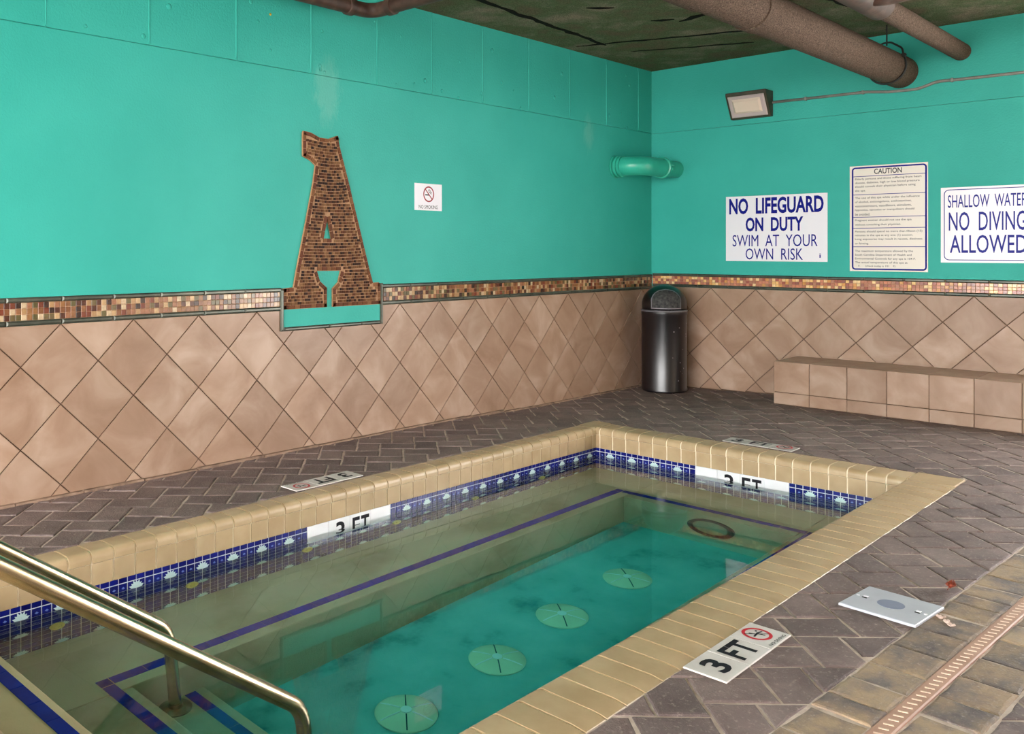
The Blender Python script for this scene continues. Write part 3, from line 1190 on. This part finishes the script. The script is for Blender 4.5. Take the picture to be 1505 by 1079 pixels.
# ------------------------------------------------------------------ deck markers
def no_diving(root, fr, cx, cy, R):
    """red ring with a bar over a small diving figure, printed"""
    t = MB(); strip2d(t, ring2d(cx, cy, R * .86, R * .86), R * .22, fr, .0014, True)
    t.build('ring', RED, root, recalc=False)
    t = MB()
    s = R * .13
    strip2d(t, [(cx - R * .6, cy + R * .6), (cx + R * .6, cy - R * .6)], s * .6, fr, .0016)
    strip2d(t, [(cx - R * .55, cy - R * .05), (cx - .1 * R, cy), (cx + R * .2, cy + R * .05), (cx + R * .6, cy - R * .08)], s, fr, .0015)
    strip2d(t, [(cx - R * .1, cy), (cx - R * .25, cy + R * .45)], s, fr, .0015)
    strip2d(t, [(cx + R * .1, cy), (cx + R * .15, cy - R * .5)], s, fr, .0015)
    strip2d(t, [(cx + R * .3, cy + R * .2), (cx + R * .5, cy + R * .3)], s, fr, .0015)
    t.build('diver_symbol', BLACK, root, recalc=False)


def deck_marker(org, right, up, n_w, hgt, order, label, tilem=None):
    """three tiles in a row; order lists what each tile shows, in reading direction"""
    R, U = Vector(right), Vector(up)
    O = Vector(org)
    fr = lambda a, b, c: tuple(O + R * a + U * b + Vector((0, 0, c)))
    root = empty('depth_marker', tuple(O + R * (1.5 * n_w) + U * (hgt / 2)))
    tag(root, label, 'depth marker', 'depth markers around the pool')
    for i, what in enumerate(order):
        a0 = i * n_w
        t = MB()
        prism(t, [(a0 + .001, 0), (a0 + n_w - .001, 0), (a0 + n_w - .001, hgt), (a0 + .001, hgt)], -.005, .0004, .0015, fr)
        t.build('tile', tilem or MARK, root)
        if what == 'sym':
            no_diving(root, fr, a0 + n_w * .5, hgt * .58, hgt * .36)
            text_obj('lettering', 'NO DIVING', fr(a0 + n_w * .14, hgt * .05, .0005), right, up, n_w * .72, hgt * .085, BLACK, root, bold=.015, depth=.0012)
        else:
            w = n_w * (.42 if what == '3' else .8)
            text_obj('lettering', what, fr(a0 + (n_w - w) / 2, hgt * .17, .0005), right, up, w, hgt * .66, BLACK, root, bold=.03, depth=.0012, spacing=1.05)


ZM = .006
deck_marker((-5.788, -3.472, ZM), (1, 0, 0), (0, 1, 0), .166, .144, ('3', 'FT', 'sym'), 'white 3 FT no diving deck marker on the near right deck')
deck_marker((-4.862, -.69, ZM), (-1, 0, 0), (0, -1, 0), .169, .142, ('3', 'FT', 'sym'), 'white 3 FT no diving deck marker between left wall and pool')
deck_marker((-2.37, -1.86, ZM), (0, -1, 0), (1, 0, 0), .158, .15, ('3', 'FT', 'sym'), 'worn white 3 FT deck marker behind the far coping',
            m_var('worn_marker_tile', [(.3, (158, 152, 146)), (.7, (196, 190, 184))], 14, .6, var=.1))

# ------------------------------------------------------------------ skimmer lid
LO = Vector((-4.76, -3.63, .006))
la = math.radians(-5)
LR, LU = Vector((math.cos(la), math.sin(la), 0)), Vector((-math.sin(la), math.cos(la), 0))
fl = lambda a, b, c: tuple(LO + LR * a + LU * b + Vector((0, 0, c)))
root = empty('skimmer_lid', tuple(LO))
tag(root, 'square white plastic access lid with round grey disc, set in the pavers', 'lid')
hl = .133
t = MB(); prism(t, [(-hl, -hl), (hl, -hl), (hl, hl), (-hl, hl)], -.004, .006, .003, fl)
t.build('plate', PVC, root)
t = MB(); t.lathe([(.046, .004), (.046, .0068), (.0005, .0068)], fl(0, 0, 0), (0, 0, 1), 36)
t.build('disc', PVCG, root, smooth=True, sharp=.6)
for s in (-1, 1):
    t = MB(); prism(t, [(-.012, s * .092 - .009), (.012, s * .092 - .009), (.012, s * .092 + .009), (-.012, s * .092 + .009)], .004, .0066, 0, fl)
    t.build('finger_hole', DARK, root)
    t = MB(); prism(t, [(.0, s * .092 - .008), (.014, s * .092 - .008), (.014, s * .092 + .008), (.0, s * .092 + .008)], .005, .0085, .001, fl)
    t.build('grip', SIGNW, root)
    t = MB(); t.lathe([(.006, .005), (.006, .0075), (.0005, .008)], fl(0, s * .118, 0), (0, 0, 1), 12)
    t.build('screw', SIGNW, root)

# ------------------------------------------------------------------ trench drain
root = empty('trench_drain', (-5, (dl(-5) + dr(-5)) / 2, -.04))
tag(root, 'long narrow tan slotted drain grate between two border courses', 'drain')
t = MB()
xa, xb = -7.4, -.1
vs = []
for x in (xa, xb):
    vs += [(x, dl(x) - .001, -.05), (x, dl(x) - .001, -.001), (x, dl(x) - .006, .001), (x, dr(x) + .006, .001), (x, dr(x) + .001, -.001), (x, dr(x) + .001, -.05)]
t.add(vs, [(i, i + 1, 7 + i, 6 + i) for i in range(5)] + [(0, 5, 4, 3, 2, 1), (6, 7, 8, 9, 10, 11)])
t.build('grate_body', GRATE, root)
x = xa + .02
k = 0
shared_slot = None
rest = MB()
while x < xb:
    y = (dl(x) + dr(x)) / 2
    vis = in_view(x, y, 0, 260)
    if vis:
        q = [(-.0035, -.013), (.0035, -.013), (.0035, .013), (-.0035, .013)]
        if shared_slot is None:
            t = MB(); prism(t, q, -.002, .0006, 0, lambda a, b, c: (a, b, c))
            shared_slot = t.mesh('slot'); shared_slot.materials.append(SLOT)
        o = bpy.data.objects.new('slot', shared_slot)
        COL.objects.link(o)
        o.parent = root
        o.location = (x + 5 , y - root.location.y, .0415)
        o.rotation_euler = (0, 0, math.radians(-3.2) + .35)
    x += .036
S_ROOT = root

# ------------------------------------------------------------------ tiled bench on the right
BF, BH = -.545, .372
root = empty('tiled_bench', (BF / 2, -2.6, 0))
tag(root, 'low beige tiled built-in bench along the right wall', 'bench')
by0, by1 = -1.468, -3.96
t = MB(); t.box(BF + .008, -.006, by0 - .008, by1, -.05, BH - .008)
t.build('core', GROUT, root)
FB = lambda a, b, c: (BF + .008 - c, -a, b)
a = 1.47
while a < 3.95:
    b = min(a + .298, 3.96)
    for (z0, z1) in ((.108, BH - .001), (.004, .102)):
        t = MB(); prism(t, [(a + .002, z0), (b - .002, z0), (b - .002, z1), (a + .002, z1)], -.002, .008 + random.uniform(-.0008, .0008), .0025, FB)
        t.build('front_tile', TILE, root)
    t = MB(); prism(t, [(BF + .008 + .0, -b + .002), (-.008, -b + .002), (-.008, -a - .002), (BF + .008, -a - .002)], BH - .012, BH, .002, lambda a, b, c: (a, b, c))
    t.build('top_tile', TILE, root)
    a = b
t = MB()
prism(t, [(BF + .008, .004), (-.008, .004), (-.008, BH - .002), (BF + .008, BH - .002)], -.002, .008, .002, lambda a, b, c: (a, by0 - .008 + c, b))
t.build('end_tile', TILE, root)

# ------------------------------------------------------------------ litter bin
bx, by = -.375, -.345
bz = dz(bx, by) + .002
root = empty('trash_can', (bx, by, bz))
tag(root, 'glossy black cylindrical trash can with domed push-flap lid in the corner', 'trash can')
R = .215
t = MB(); t.lathe([(R - .01, 0), (R, .012), (R, .03), (R - .004, .04), (R - .004, .74), (R, .75), (R, .775), (R - .02, .78)], (bx, by, bz), (0, 0, 1), 48)
t.build('body', CAN, root, smooth=True, sharp=.6)
t = MB(); t.lathe([(R + .003, .778), (R + .005, .784), (R + .003, .790), (R - .003, .793)], (bx, by, bz), (0, 0, 1), 48)
t.build('rim', CANRIM, root, smooth=True, sharp=.6)
prof = [(R - .006, .79), (R - .004, .84)] + [((R - .004) * math.cos(a), .84 + .195 * math.sin(a)) for a in [PI / 2 * k / 10 for k in range(1, 10)]] + [(.0005, 1.035)]
t = MB(); t.lathe(prof, (bx, by, bz), (0, 0, 1), 48)
lid = t.build('dome_lid', CAN, root, smooth=True)
# flap: an arch-topped panel curved with the dome, facing the pool
d = Vector((-.83, -.56, 0)).normalized()
phi0 = math.atan2(d.y, d.x)


def dome_r(z):
    return R - .004 if z <= .84 else (R - .004) * math.sqrt(max(0, 1 - ((z - .84) / .195) ** 2))


def dome_patch(z0, z1, w, zs, off, n=14, m=16):
    vs, fs = [], []
    for layer, o in enumerate((off - .02, off)):
        for i in range(n + 1):
            z = z0 + (z1 - z0) * i / n
            hw = w if z < zs else w * math.sqrt(max(0, 1 - ((z - zs) / (z1 - zs)) ** 2)) + .002
            r = dome_r(z) + o
            ph = math.asin(min(.97, hw / max(r, .02)))
            for k in range(m + 1):
                a = phi0 + ph * (2 * k / m - 1)
                vs.append((bx + math.cos(a) * r, by + math.sin(a) * r, bz + z + o * .5))
    q = (n + 1) * (m + 1)
    for i in range(n):
        for k in range(m):
            a = i * (m + 1) + k
            fs.append((q + a, q + a + 1, q + a + m + 2, q + a + m + 1))
    rim = [k for k in range(m + 1)] + [i * (m + 1) + m for i in range(1, n + 1)] + [n * (m + 1) + k for k in range(m - 1, -1, -1)] + [i * (m + 1) for i in range(n - 1, 0, -1)]
    for a, b in zip(rim, rim[1:] + rim[:1]): fs.append((a, b, q + b, q + a))
    t = MB(); t.add(vs, fs)
    return t


dome_patch(.806, .995, .137, .875, .006).build('flap_frame', CANRIM, lid, smooth=True, sharp=.6)
dome_patch(.815, .985, .130, .875, .013).build('flap', CANFLAP, lid, smooth=True, sharp=.6)
rs = random.Random(2)
t = MB()
for _ in range(14):
    an = math.atan2(d.y, d.x) + rs.uniform(.25, 1.2)
    z = rs.uniform(.03, .7)
    s = rs.uniform(.003, .008)
    p = Vector((bx + math.cos(an) * (R - .003), by + math.sin(an) * (R - .003), bz + z))
    t.lathe([(s, 0), (s * .6, .0012), (.0002, .0015)], tuple(p), (math.cos(an), math.sin(an), 0), 6)
tag(t.build('paint_chips', CHIP, root), kind='stuff')

# ------------------------------------------------------------------ letter A with a cocktail glass
A = [(-4.655, 2.140), (-4.649, 2.152), (-4.581, 2.145), (-4.507, 2.118), (-4.422, 2.116), (-4.339, 2.145), (-4.322, 2.069), (-4.247, 1.854), (-4.146, 1.546), (-4.023, 1.171), (-3.998, 1.105), (-3.939, 1.108), (-3.922, 1.085), (-3.922, .947), (-4.387, .947), (-4.387, 1.076), (-4.335, 1.118), (-4.312, 1.198), (-4.53, 1.200), (-4.502, 1.129), (-4.441, 1.083), (-4.441, .947), (-4.824, .947), (-4.824, 1.088), (-4.735, 1.093), (-4.700, 1.246), (-4.627, 1.536), (-4.563, 1.808), (-4.544, 1.923), (-4.591, 1.956), (-4.655, 1.979)]
TRI = [(-4.437, 1.575), (-4.476, 1.420), (-4.398, 1.420)]
root = empty('letter_sign', (-4.37, 0, .80))
tag(root, 'large brown mosaic letter A with cocktail glass cutout on left wall', 'sign')


def inside(p, poly):
    x, y = p
    r = False
    n = len(poly)
    for i in range(n):
        (x0, y0), (x1, y1) = poly[i], poly[(i + 1) % n]
        if (y0 > y) != (y1 > y) and x < (x1 - x0) * (y - y0) / (y1 - y0) + x0: r = not r
    return r


def dist_poly(p, poly):
    best = 9
    n = len(poly)
    for i in range(n):
        a, b = poly[i], poly[(i + 1) % n]
        dx, dy = b[0] - a[0], b[1] - a[1]
        L2 = dx * dx + dy * dy or 1e-12
        t = max(0, min(1, ((p[0] - a[0]) * dx + (p[1] - a[1]) * dy) / L2))
        best = min(best, math.dist(p, (a[0] + dx * t, a[1] + dy * t)))
    return best


# backing cut with a hole: triangulated from a filled curve outline
bm = bmesh.new()
def loop(pts):
    vs = [bm.verts.new(FL(a, b, 0.012)) for a, b in pts]
    return [bm.edges.new((vs[i], vs[(i + 1) % len(vs)])) for i in range(len(vs))]
es = loop(A) + loop(TRI)
bmesh.ops.triangle_fill(bm, use_beauty=True, use_dissolve=False, edges=es)
ex = bmesh.ops.extrude_face_region(bm, geom=bm.faces[:])
for v in [g for g in ex['geom'] if isinstance(g, bmesh.types.BMVert)]: v.co.y += .016
bmesh.ops.recalc_face_normals(bm, faces=bm.faces)
me = bpy.data.meshes.new('backing'); bm.to_mesh(me); bm.free()
link('backing', me, AGROUT, root)
# edge tiles following the outline
def edge_tiles(poly, wid, mb):
    n = len(poly)
    ccw = area2(poly) > 0
    for i in range(n):
        a, b = poly[i], poly[(i + 1) % n]
        L = math.dist(a, b)
        if L < .02: continue
        ux, uy = (b[0] - a[0]) / L, (b[1] - a[1]) / L
        nx, ny = (-uy, ux) if ccw else (uy, -ux)
        m = max(1, round(L / .048))
        for k in range(m):
            s0, s1 = L * k / m + .0015, L * (k + 1) / m - .0015
            q = [(a[0] + ux * s0 + nx * .003, a[1] + uy * s0 + ny * .003), (a[0] + ux * s1 + nx * .003, a[1] + uy * s1 + ny * .003), (a[0] + ux * s1 + nx * wid, a[1] + uy * s1 + ny * wid), (a[0] + ux * s0 + nx * wid, a[1] + uy * s0 + ny * wid)]
            cpt = (sum(p[0] for p in q) / 4, sum(p[1] for p in q) / 4)
            if not inside(cpt, A) or inside(cpt, TRI): continue
            prism(mb, q, .010, .0165, .001, FL)


t = MB()
edge_tiles(A, .027, t)
edge_tiles(TRI[::-1], -.024, t)
tag(t.build('edge_mosaic', MOSAICE, root), kind='stuff')
t = MB()
rs = random.Random(4)
z = .955
while z < 2.14:
    rh = .021
    x = -4.84 + rs.uniform(0, .012)
    while x < -3.9:
        w = rs.choice((.017, .02, .024, .03))
        bow = .25 * (x + .5 * w + 4.43) ** 2 * (1.6 if z > 1.65 else .35) * (1 if z > 1.2 else 0)
        q = [(x, z + bow), (x + w - .0035, z + bow), (x + w - .0035, z + rh - .0035 + bow), (x, z + rh - .0035 + bow)]
        c = (x + w / 2, z + rh / 2 + bow)
        if inside(c, A) and not inside(c, TRI) and dist_poly(c, A) > .036 and dist_poly(c, TRI) > .034:
            prism(t, q, .010, .016 + rs.uniform(-.0005, .0008), .001, FL)
        x += w
    z += rh
tag(t.build('field_mosaic', MOSAICA, root), kind='stuff')
# pool-blue panel below and its pewter frame
t = MB(); prism(t, [(AX0 + .02, .815), (AX1 - .02, .815), (AX1 - .02, .948), (AX0 + .02, .948)], 0, .008, 0, FL)
t.build('panel', PAINT, root)
for q in ([(AX0, .803), (AX0 + .026, .803), (AX0 + .026, 1.083), (AX0, 1.083)], [(AX1 - .026, .803), (AX1, .803), (AX1, 1.1), (AX1 - .026, 1.1)],
          [(AX0 + .027, .803), (-4.42, .803), (-4.42, .829), (AX0 + .027, .829)], [(-4.417, .803), (-4.115, .803), (-4.115, .829), (-4.417, .829)], [(-4.112, .803), (AX1 - .027, .803), (AX1 - .027, .829), (-4.112, .829)]):
    t = MB(); prism(t, q, 0, .02, .009, FL)
    t.build('frame_liner', LINER, root)

# ------------------------------------------------------------------ signs
def panel(name, frame, a0, a1, z0, z1, mat, label, thick=.004, cat='sign'):
    root = empty(name, frame((a0 + a1) / 2, z0, 0))
    tag(root, label, cat)
    t = MB(); prism(t, [(a0, z0), (a1, z0), (a1, z1), (a0, z1)], .0005, thick, .0008, frame)
    t.build('panel', mat, root)
    return root


def sign_text(root, frame, right, rows, c, mat_default):
    for (s, a0, a1, z0, z1, bold, mat) in rows:
        o = text_obj('lettering', s, frame(a0, z0, c), right, (0, 0, 1), a1 - a0, z1 - z0, mat or mat_default, root, bold=bold, depth=.0006)
        if '  ' in s and z1 - z0 > .05: split_words(o, (z1 - z0) * .2)


def frame_line(root, frame, a0, a1, z0, z1, r, wid, mat, c, name='border'):
    pts = []
    for (cx, cz, st) in ((a1 - r, z1 - r, 0), (a0 + r, z1 - r, 1), (a0 + r, z0 + r, 2), (a1 - r, z0 + r, 3)):
        for k in range(7):
            an = PI / 2 * (st + k / 6)
            pts.append((cx + r * math.cos(an), cz + r * math.sin(an)))
    t = MB(); strip2d(t, pts, wid, frame, c, True)
    t.build(name, mat, root, recalc=False)


RT = (0, -1, 0)
r1 = panel('warning_sign', FR, .792, 1.724, 1.236, 1.857, SIGNW, 'white no lifeguard on duty sign with blue lettering')
sign_text(r1, FR, RT, [
    ('NO  LIFEGUARD', .825, 1.692, 1.684, 1.838, .032, NAVY),
    ('ON  DUTY', .985, 1.515, 1.518, 1.652, .032, NAVY),
    ('SWIM  AT  YOUR', .858, 1.640, 1.376, 1.487, 0, NAVY),
    ('OWN  RISK', .985, 1.512, 1.252, 1.358, 0, NAVY),
    ('i', 1.655, 1.667, 1.272, 1.312, .01, NAVY)], .0042, NAVY)
r2 = panel('caution_sign', FR, 1.909, 2.514, 1.158, 2.077, CREAM, 'tall cream caution notice with blue border and rows of small print')
frame_line(r2, FR, 1.933, 2.500, 1.176, 2.059, .022, .013, NAVY, .0044)
t = MB()
for z in (1.985, 1.825, 1.629, 1.533, 1.371):
    strip2d(t, [(1.938, z), (2.495, z)], .005, FR, .0044)
t.build('rule_lines', NAVY, r2, recalc=False)
small = [('Elderly persons and those suffering from heart', 1.958, .515), ('disease, diabetes, high or low blood pressure', 1.925, .5), ('should consult their physician before using', 1.892, .47), ('the spa.', 1.857, .085),
         ('The use of this spa while under the influence', 1.793, .5), ('of alcohol, anticoagulants, antihistamines,', 1.758, .44), ('vasoconstrictors, vasodilators, stimulants,', 1.723, .44), ('hypnotics, narcotics or tranquilizers should', 1.688, .46), ('be avoided.', 1.652, .12),
         ('Pregnant women should not use the spa', 1.598, .44), ('without consulting their physician.', 1.560, .36),
         ('Persons should spend no more than fifteen (15)', 1.500, .52), ('minutes in the spa at any one (1) session.', 1.467, .45), ('Long exposures may result in nausea, dizziness', 1.434, .52), ('or fainting.', 1.396, .11),
         ('The maximum temperature allowed by the', 1.330, .45), ('South Carolina Department of Health and', 1.297, .44), ('Environmental Controls for any spa is 104 F.', 1.264, .47), ('The actual temperature of this spa at', 1.231, .41)]
rows = [('CAUTION', 2.105, 2.320, 2.000, 2.046, .02, GREYP)]
for s, z, w in small: rows.append((s, 1.953, 1.953 + w, z - .009, z + .013, .006, GREYP))
rows.append(("F.      (check today is 101    F)", 1.98, 2.27, 1.192, 1.212, .006, GREYP))
sign_text(r2, FR, RT, rows, .0044, GREYP)
for (a, z) in ((1.922, 2.066), (2.505, 2.066), (1.922, 1.168), (2.505, 1.168)):
    t = MB(); t.lathe([(.006, .0035), (.005, .006), (.0003, .0065)], FR(a, z, 0), (-1, 0, 0), 10)
    t.build('screw', SIGNW, r2)
r3 = panel('warning_sign', FR, 2.607, 3.245, 1.240, 1.855, SIGNW, 'white shallow water no diving allowed sign cut off at the right edge')
frame_line(r3, FR, 2.632, 3.220, 1.262, 1.835, .035, .006, NAVY, .0044)
sign_text(r3, FR, RT, [
    ('SHALLOW  WATER', 2.657, 3.19, 1.688, 1.792, .004, VIOLET),
    ('NO  DIVING', 2.664, 3.185, 1.500, 1.652, .006, VIOLET),
    ('ALLOWED', 2.672, 3.19, 1.318, 1.465, .006, VIOLET)], .0044, VIOLET)

r4 = panel('no_smoking_sign', FL, -3.551, -3.242, 1.649, 1.856, SIGNW, 'small square white no smoking sign on the left wall')
cx, cz = -3.395, 1.775
t = MB(); strip2d(t, ring2d(cx, cz, .056, .056), .011, FL, .0046, True); strip2d(t, [(cx - .04, cz + .04), (cx + .04, cz - .04)], .009, FL, .0048)
t.build('ring', m_plain('dark_red_print', (150, 24, 44), .5), r4, recalc=False)
t = MB(); strip2d(t, [(cx - .04, cz - .006), (cx + .008, cz - .006)], .009, FL, .0045)
t.build('cigarette', BLACK, r4, recalc=False)
t = MB(); strip2d(t, [(cx - .004, cz + .036), (cx + .006, cz + .018), (cx + .022, cz + .008), (cx + .03, cz)], .006, FL, .0045); strip2d(t, [(cx + .006, cz + .038), (cx + .022, cz + .022), (cx + .034, cz + .01)], .005, FL, .0045)
t.build('smoke', GREYP, r4, recalc=False)
text_obj('lettering', 'NO SMOKING', FL(-3.507, 1.662, .0044), (1, 0, 0), (0, 0, 1), 0.215, .028, BLACK, r4, bold=0.0, depth=.0006)

# ------------------------------------------------------------------ wall light
root = empty('wall_light', (0, -1.04, 2.6))
tag(root, 'bronze wall pack light with pale ribbed lens on right wall', 'light')
a0, a1, z0, z1 = .862, 1.243, 2.592, 2.832
# wedge housing: deep at the top, shallow at the bottom
prof = [(.0, z0), (.055, z0), (.17, z1 - .03), (.17, z1), (.0, z1)]
t = MB()
t.add([(-d, -a0, z) for d, z in prof] + [(-d, -a1, z) for d, z in prof], [(i, (i + 1) % 5, 5 + (i + 1) % 5, 5 + i) for i in range(5)] + [(0, 1, 2, 3, 4), (9, 8, 7, 6, 5)])
t.build('housing', BRONZE, root, bevel=.006)
# lens sits on the sloping front
A0, A1 = Vector((-.058, 0, z0 + .012)), Vector((-.168, 0, z1 - .035))
up = (A1 - A0)
H = up.length
up.normalize()
nrm = Vector((-1, 0, 0)) - up * Vector((-1, 0, 0)).dot(up)
nrm.normalize()
fl2 = lambda a, b, c: tuple(A0 + Vector((0, -a, 0)) + up * b + nrm * c)
t = MB(); prism(t, [(a0 + .02, .004), (a1 - .02, .004), (a1 - .02, H - .004), (a0 + .02, H - .004)], -.01, .014, .012, fl2)
t.build('lens_frame', m_plain('pale_lens_frame', (190, 172, 172), .4), root)
t = MB(); prism(t, [(a0 + .055, .045), (a1 - .055, .045), (a1 - .055, H - .03), (a0 + .055, H - .03)], 0, .03, .022, fl2)
t.build('lens', LENS, root)

# conduit with clips
root = empty('conduit', (-.014, -1.25, 2.72))
tag(root, 'thin grey conduit running from wall light across right wall', 'conduit')
cp = [(-.016, -1.235, 2.722), (-.016, -2.05, 2.716), (-.016, -2.22, 2.695), (-.016, -2.44, 2.690), (-.016, -2.585, 2.735), (-.016, -2.75, 2.730), (-.016, -4.38, 2.717)]
t = MB(); t.tube(fillet(cp, .25, 6), .0125, 12)
t.build('tube', CONDUIT, root, smooth=True)
for y, z in ((-1.54, 2.7195), (-2.02, 2.716), (-2.69, 2.7315), (-3.4, 2.726), (-4.2, 2.719)):
    t = MB(); t.box(-.032, -.0005, y - .008, y + .008, z - .017, z + .017)
    t.build('clip', CONDUIT, root, bevel=.004)

# ------------------------------------------------------------------ pipes
def pipe(name, label, pts, r, mat, collars=(), seg=28, bend=.14, colmat=None, loc=None):
    root = empty(name, loc or pts[0])
    tag(root, label, 'pipe')
    t = MB(); t.tube(fillet(pts, bend, 10) if len(pts) > 2 else pts, r, seg)
    t.build('pipe_run', mat, root, smooth=True, sharp=.9)
    for (p, ax, L, rr) in collars:
        t = MB(); t.lathe([(r * .98, -.004), (rr, 0), (rr, L), (r * .98, L + .004)], p, ax, seg)
        t.build('collar', colmat or mat, root, smooth=True, sharp=.6)
    return root


pipe('ceiling_pipe', 'thick brown pipe under the ceiling entering wall above no lifeguard sign', [(-7.1, -2.31, 2.85), (.05, -2.31, 2.85)], .133, PIPE,
     [((-2.83, -2.31, 2.85), (-1, 0, 0), .14, .142), ((-3.6, -2.31, 2.85), (-1, 0, 0), 2.5, .142)])
root = pipe('ceiling_pipe', 'thinner brown pipe under the ceiling entering wall above caution sign', [(-5.5, -2.75, 2.955), (.05, -2.75, 2.955)], .07, PIPE,
     [((-1.98, -2.75, 2.955), (-1, 0, 0), .75, .092)], colmat=PIPEB)
t = MB(); t.tube(fillet([(-2.35, -2.75, 2.955), (-2.2, -2.88, 2.98), (-2.1, -3.3, 3.04), (-2.1, -4.2, 3.07)], .15, 8), .08, 24)
t.build('branch', PIPEB, root, smooth=True)
pipe('ceiling_pipe', 'brown elbowed pipe at the top edge beside the left wall', [(-7.15, -.25, 3.0), (-4.24, -.25, 2.985), (-4.24, -4.2, 3.0)], .05, PIPEB,
     [((-4.42, -.25, 2.986), (-1, 0, 0), .05, .06), ((-4.24, -.42, 2.986), (0, -1, 0), .05, .06)], bend=.1)

# clevis hanger of the thick pipe
hx = -.36
root = empty('pipe_hanger', (hx, -2.31, 2.85))
tag(root, 'black iron ring hanger on a thin rod around the thick pipe', 'hanger')
t = MB(); t.tube([(hx, -2.31, 3.02), (hx, -2.31, CEIL_Z + .01)], .006, 10)
t.build('rod', IRON, root)
ring = [(hx, -2.31 + .143 * math.sin(a), 2.85 - .143 * math.cos(a)) for a in [2 * PI * (k / 40) for k in range(41)] if abs(a - PI) > .95]
lo_ = [p for p in ring]
half = len(lo_) // 2
lower = [(hx, -2.31 + .143 * math.sin(a), 2.85 - .143 * math.cos(a)) for a in [(-2.1 + 4.2 * k / 30) for k in range(31)]]
t = MB(); t.tube(lower, .008, 8)
t.build('strap', IRON, root, smooth=True)
pL, pR = lower[0], lower[-1]
top = [pL, (hx, pL[1] + .01, 2.985), (hx, -2.34, 3.045), (hx, -2.28, 3.045), (hx, pR[1] - .01, 2.985), pR]
t = MB(); t.tube(fillet(top, .05, 5), .008, 8)
t.build('yoke', IRON, root, smooth=True)
t = MB(); t.tube([(hx, pL[1] - .02, pL[2] + .005), (hx, pR[1] + .02, pR[2] + .005)], .007, 8)
t.build('bolt', IRON, root)
for s in (pL, pR):
    t = MB(); t.box(hx - .014, hx + .014, s[1] - .014, s[1] + .014, s[2] - .014, s[2] + .018)
    t.build('nut', IRON, root, bevel=.003)

# painted elbow pipe in the corner
ez = 2.158
root = empty('corner_pipe', (-.69, 0, ez))
tag(root, 'turquoise painted elbow pipe joining both walls in the corner', 'pipe')
t = MB(); t.tube(fillet([(-.70, .02, ez), (-.70, -.268, ez), (-.28, -.268, ez)], .13, 12), .093, 32)
t.build('elbow', TEALPIPE, root, smooth=True, sharp=.9)
t = MB(); t.tube([(-.30, -.268, ez), (.02, -.268, ez)], .085, 32)
t.build('pipe_run', TEALPIPE, root, smooth=True, sharp=.9)
t = MB(); t.lathe([(.09, -.005), (.106, 0), (.106, .04), (.09, .045)], (-.30, -.268, ez), (1, 0, 0), 32)
t.build('collar', TEALPIPE, root, smooth=True, sharp=.5)
for k, (o, rr) in enumerate(((-.003, .112), (-.04, .106), (-.075, .103))):
    t = MB(); t.lathe([(.09, -.004), (rr, 0), (rr, .018), (.09, .022)], (-.70, o, ez), (0, -1, 0), 32)
    t.build('collar', TEALPIPE, root, smooth=True, sharp=.5)
for s in (-1, 1):
    t = MB(); t.box(-.285, -.245, -.39, -.36, ez + s * .02 - .007, ez + s * .02 + .007)
    t.build('clamp_lug', TEALPIPE, root, bevel=.003)

# ------------------------------------------------------------------ small things
root = MB()
root.lathe([(.009, 0), (.009, .004), (.004, .006), (.0003, .0065)], (-4.922, -.0005, 2.893), (0, -1, 0), 14)
o = root.build('wall_anchor', BRASS, smooth=True, sharp=.6)
tag(o, 'tiny brass anchor in the top block course of the left wall', 'anchor')

# dry leaf: curled blade with a midrib
lx, ly = -4.39, -3.735
root = empty('dry_leaf', (lx, ly, .004))
tag(root, 'small curled red brown dry leaf on the border pavers', 'leaf')
t = MB()
vs, fs = [], []
for i in range(7):
    s = i / 6
    wv = .018 * math.sin(PI * (s * .92 + .05)) + .001
    for k in (-1, 0, 1):
        vs.append((lx - .03 + .06 * s, ly + k * wv, .006 + .014 * abs(k) + .012 * (s - .5) ** 2 * 4))
for i in range(6):
    for k in range(2):
        a = i * 3 + k
        fs.append((a, a + 1, a + 4, a + 3))
t.add(vs, fs)
o = t.build('blade', LEAF, root, smooth=True, recalc=False)
md = o.modifiers.new('thickness', 'SOLIDIFY'); md.thickness = .0012
t = MB(); t.tube([(lx - .045, ly, .012), (lx - .03, ly, .0175), (lx, ly, .008), (lx + .03, ly, .0185)], .0015, 6)
t.build('stem', LEAF, root)

t = MB()
rs = random.Random(9)
for _ in range(26):
    s = rs.random()
    x, y = -4.715 - .085 * s + rs.gauss(0, .006), -3.775 - .07 * s + rs.gauss(0, .006)
    r = rs.uniform(.003, .0075)
    t.lathe([(.0003, 0), (r * .8, r * .2), (r, r * .7), (r * .6, r * 1.3), (.0003, r * 1.5)], (x, y, -.001), (rs.uniform(-.3, .3), rs.uniform(-.3, .3), 1), 6)
tag(t.build('mortar_crumbs', CRUMB), 'pale pink mortar crumbs scattered beside the white access lid', 'debris', kind='stuff')
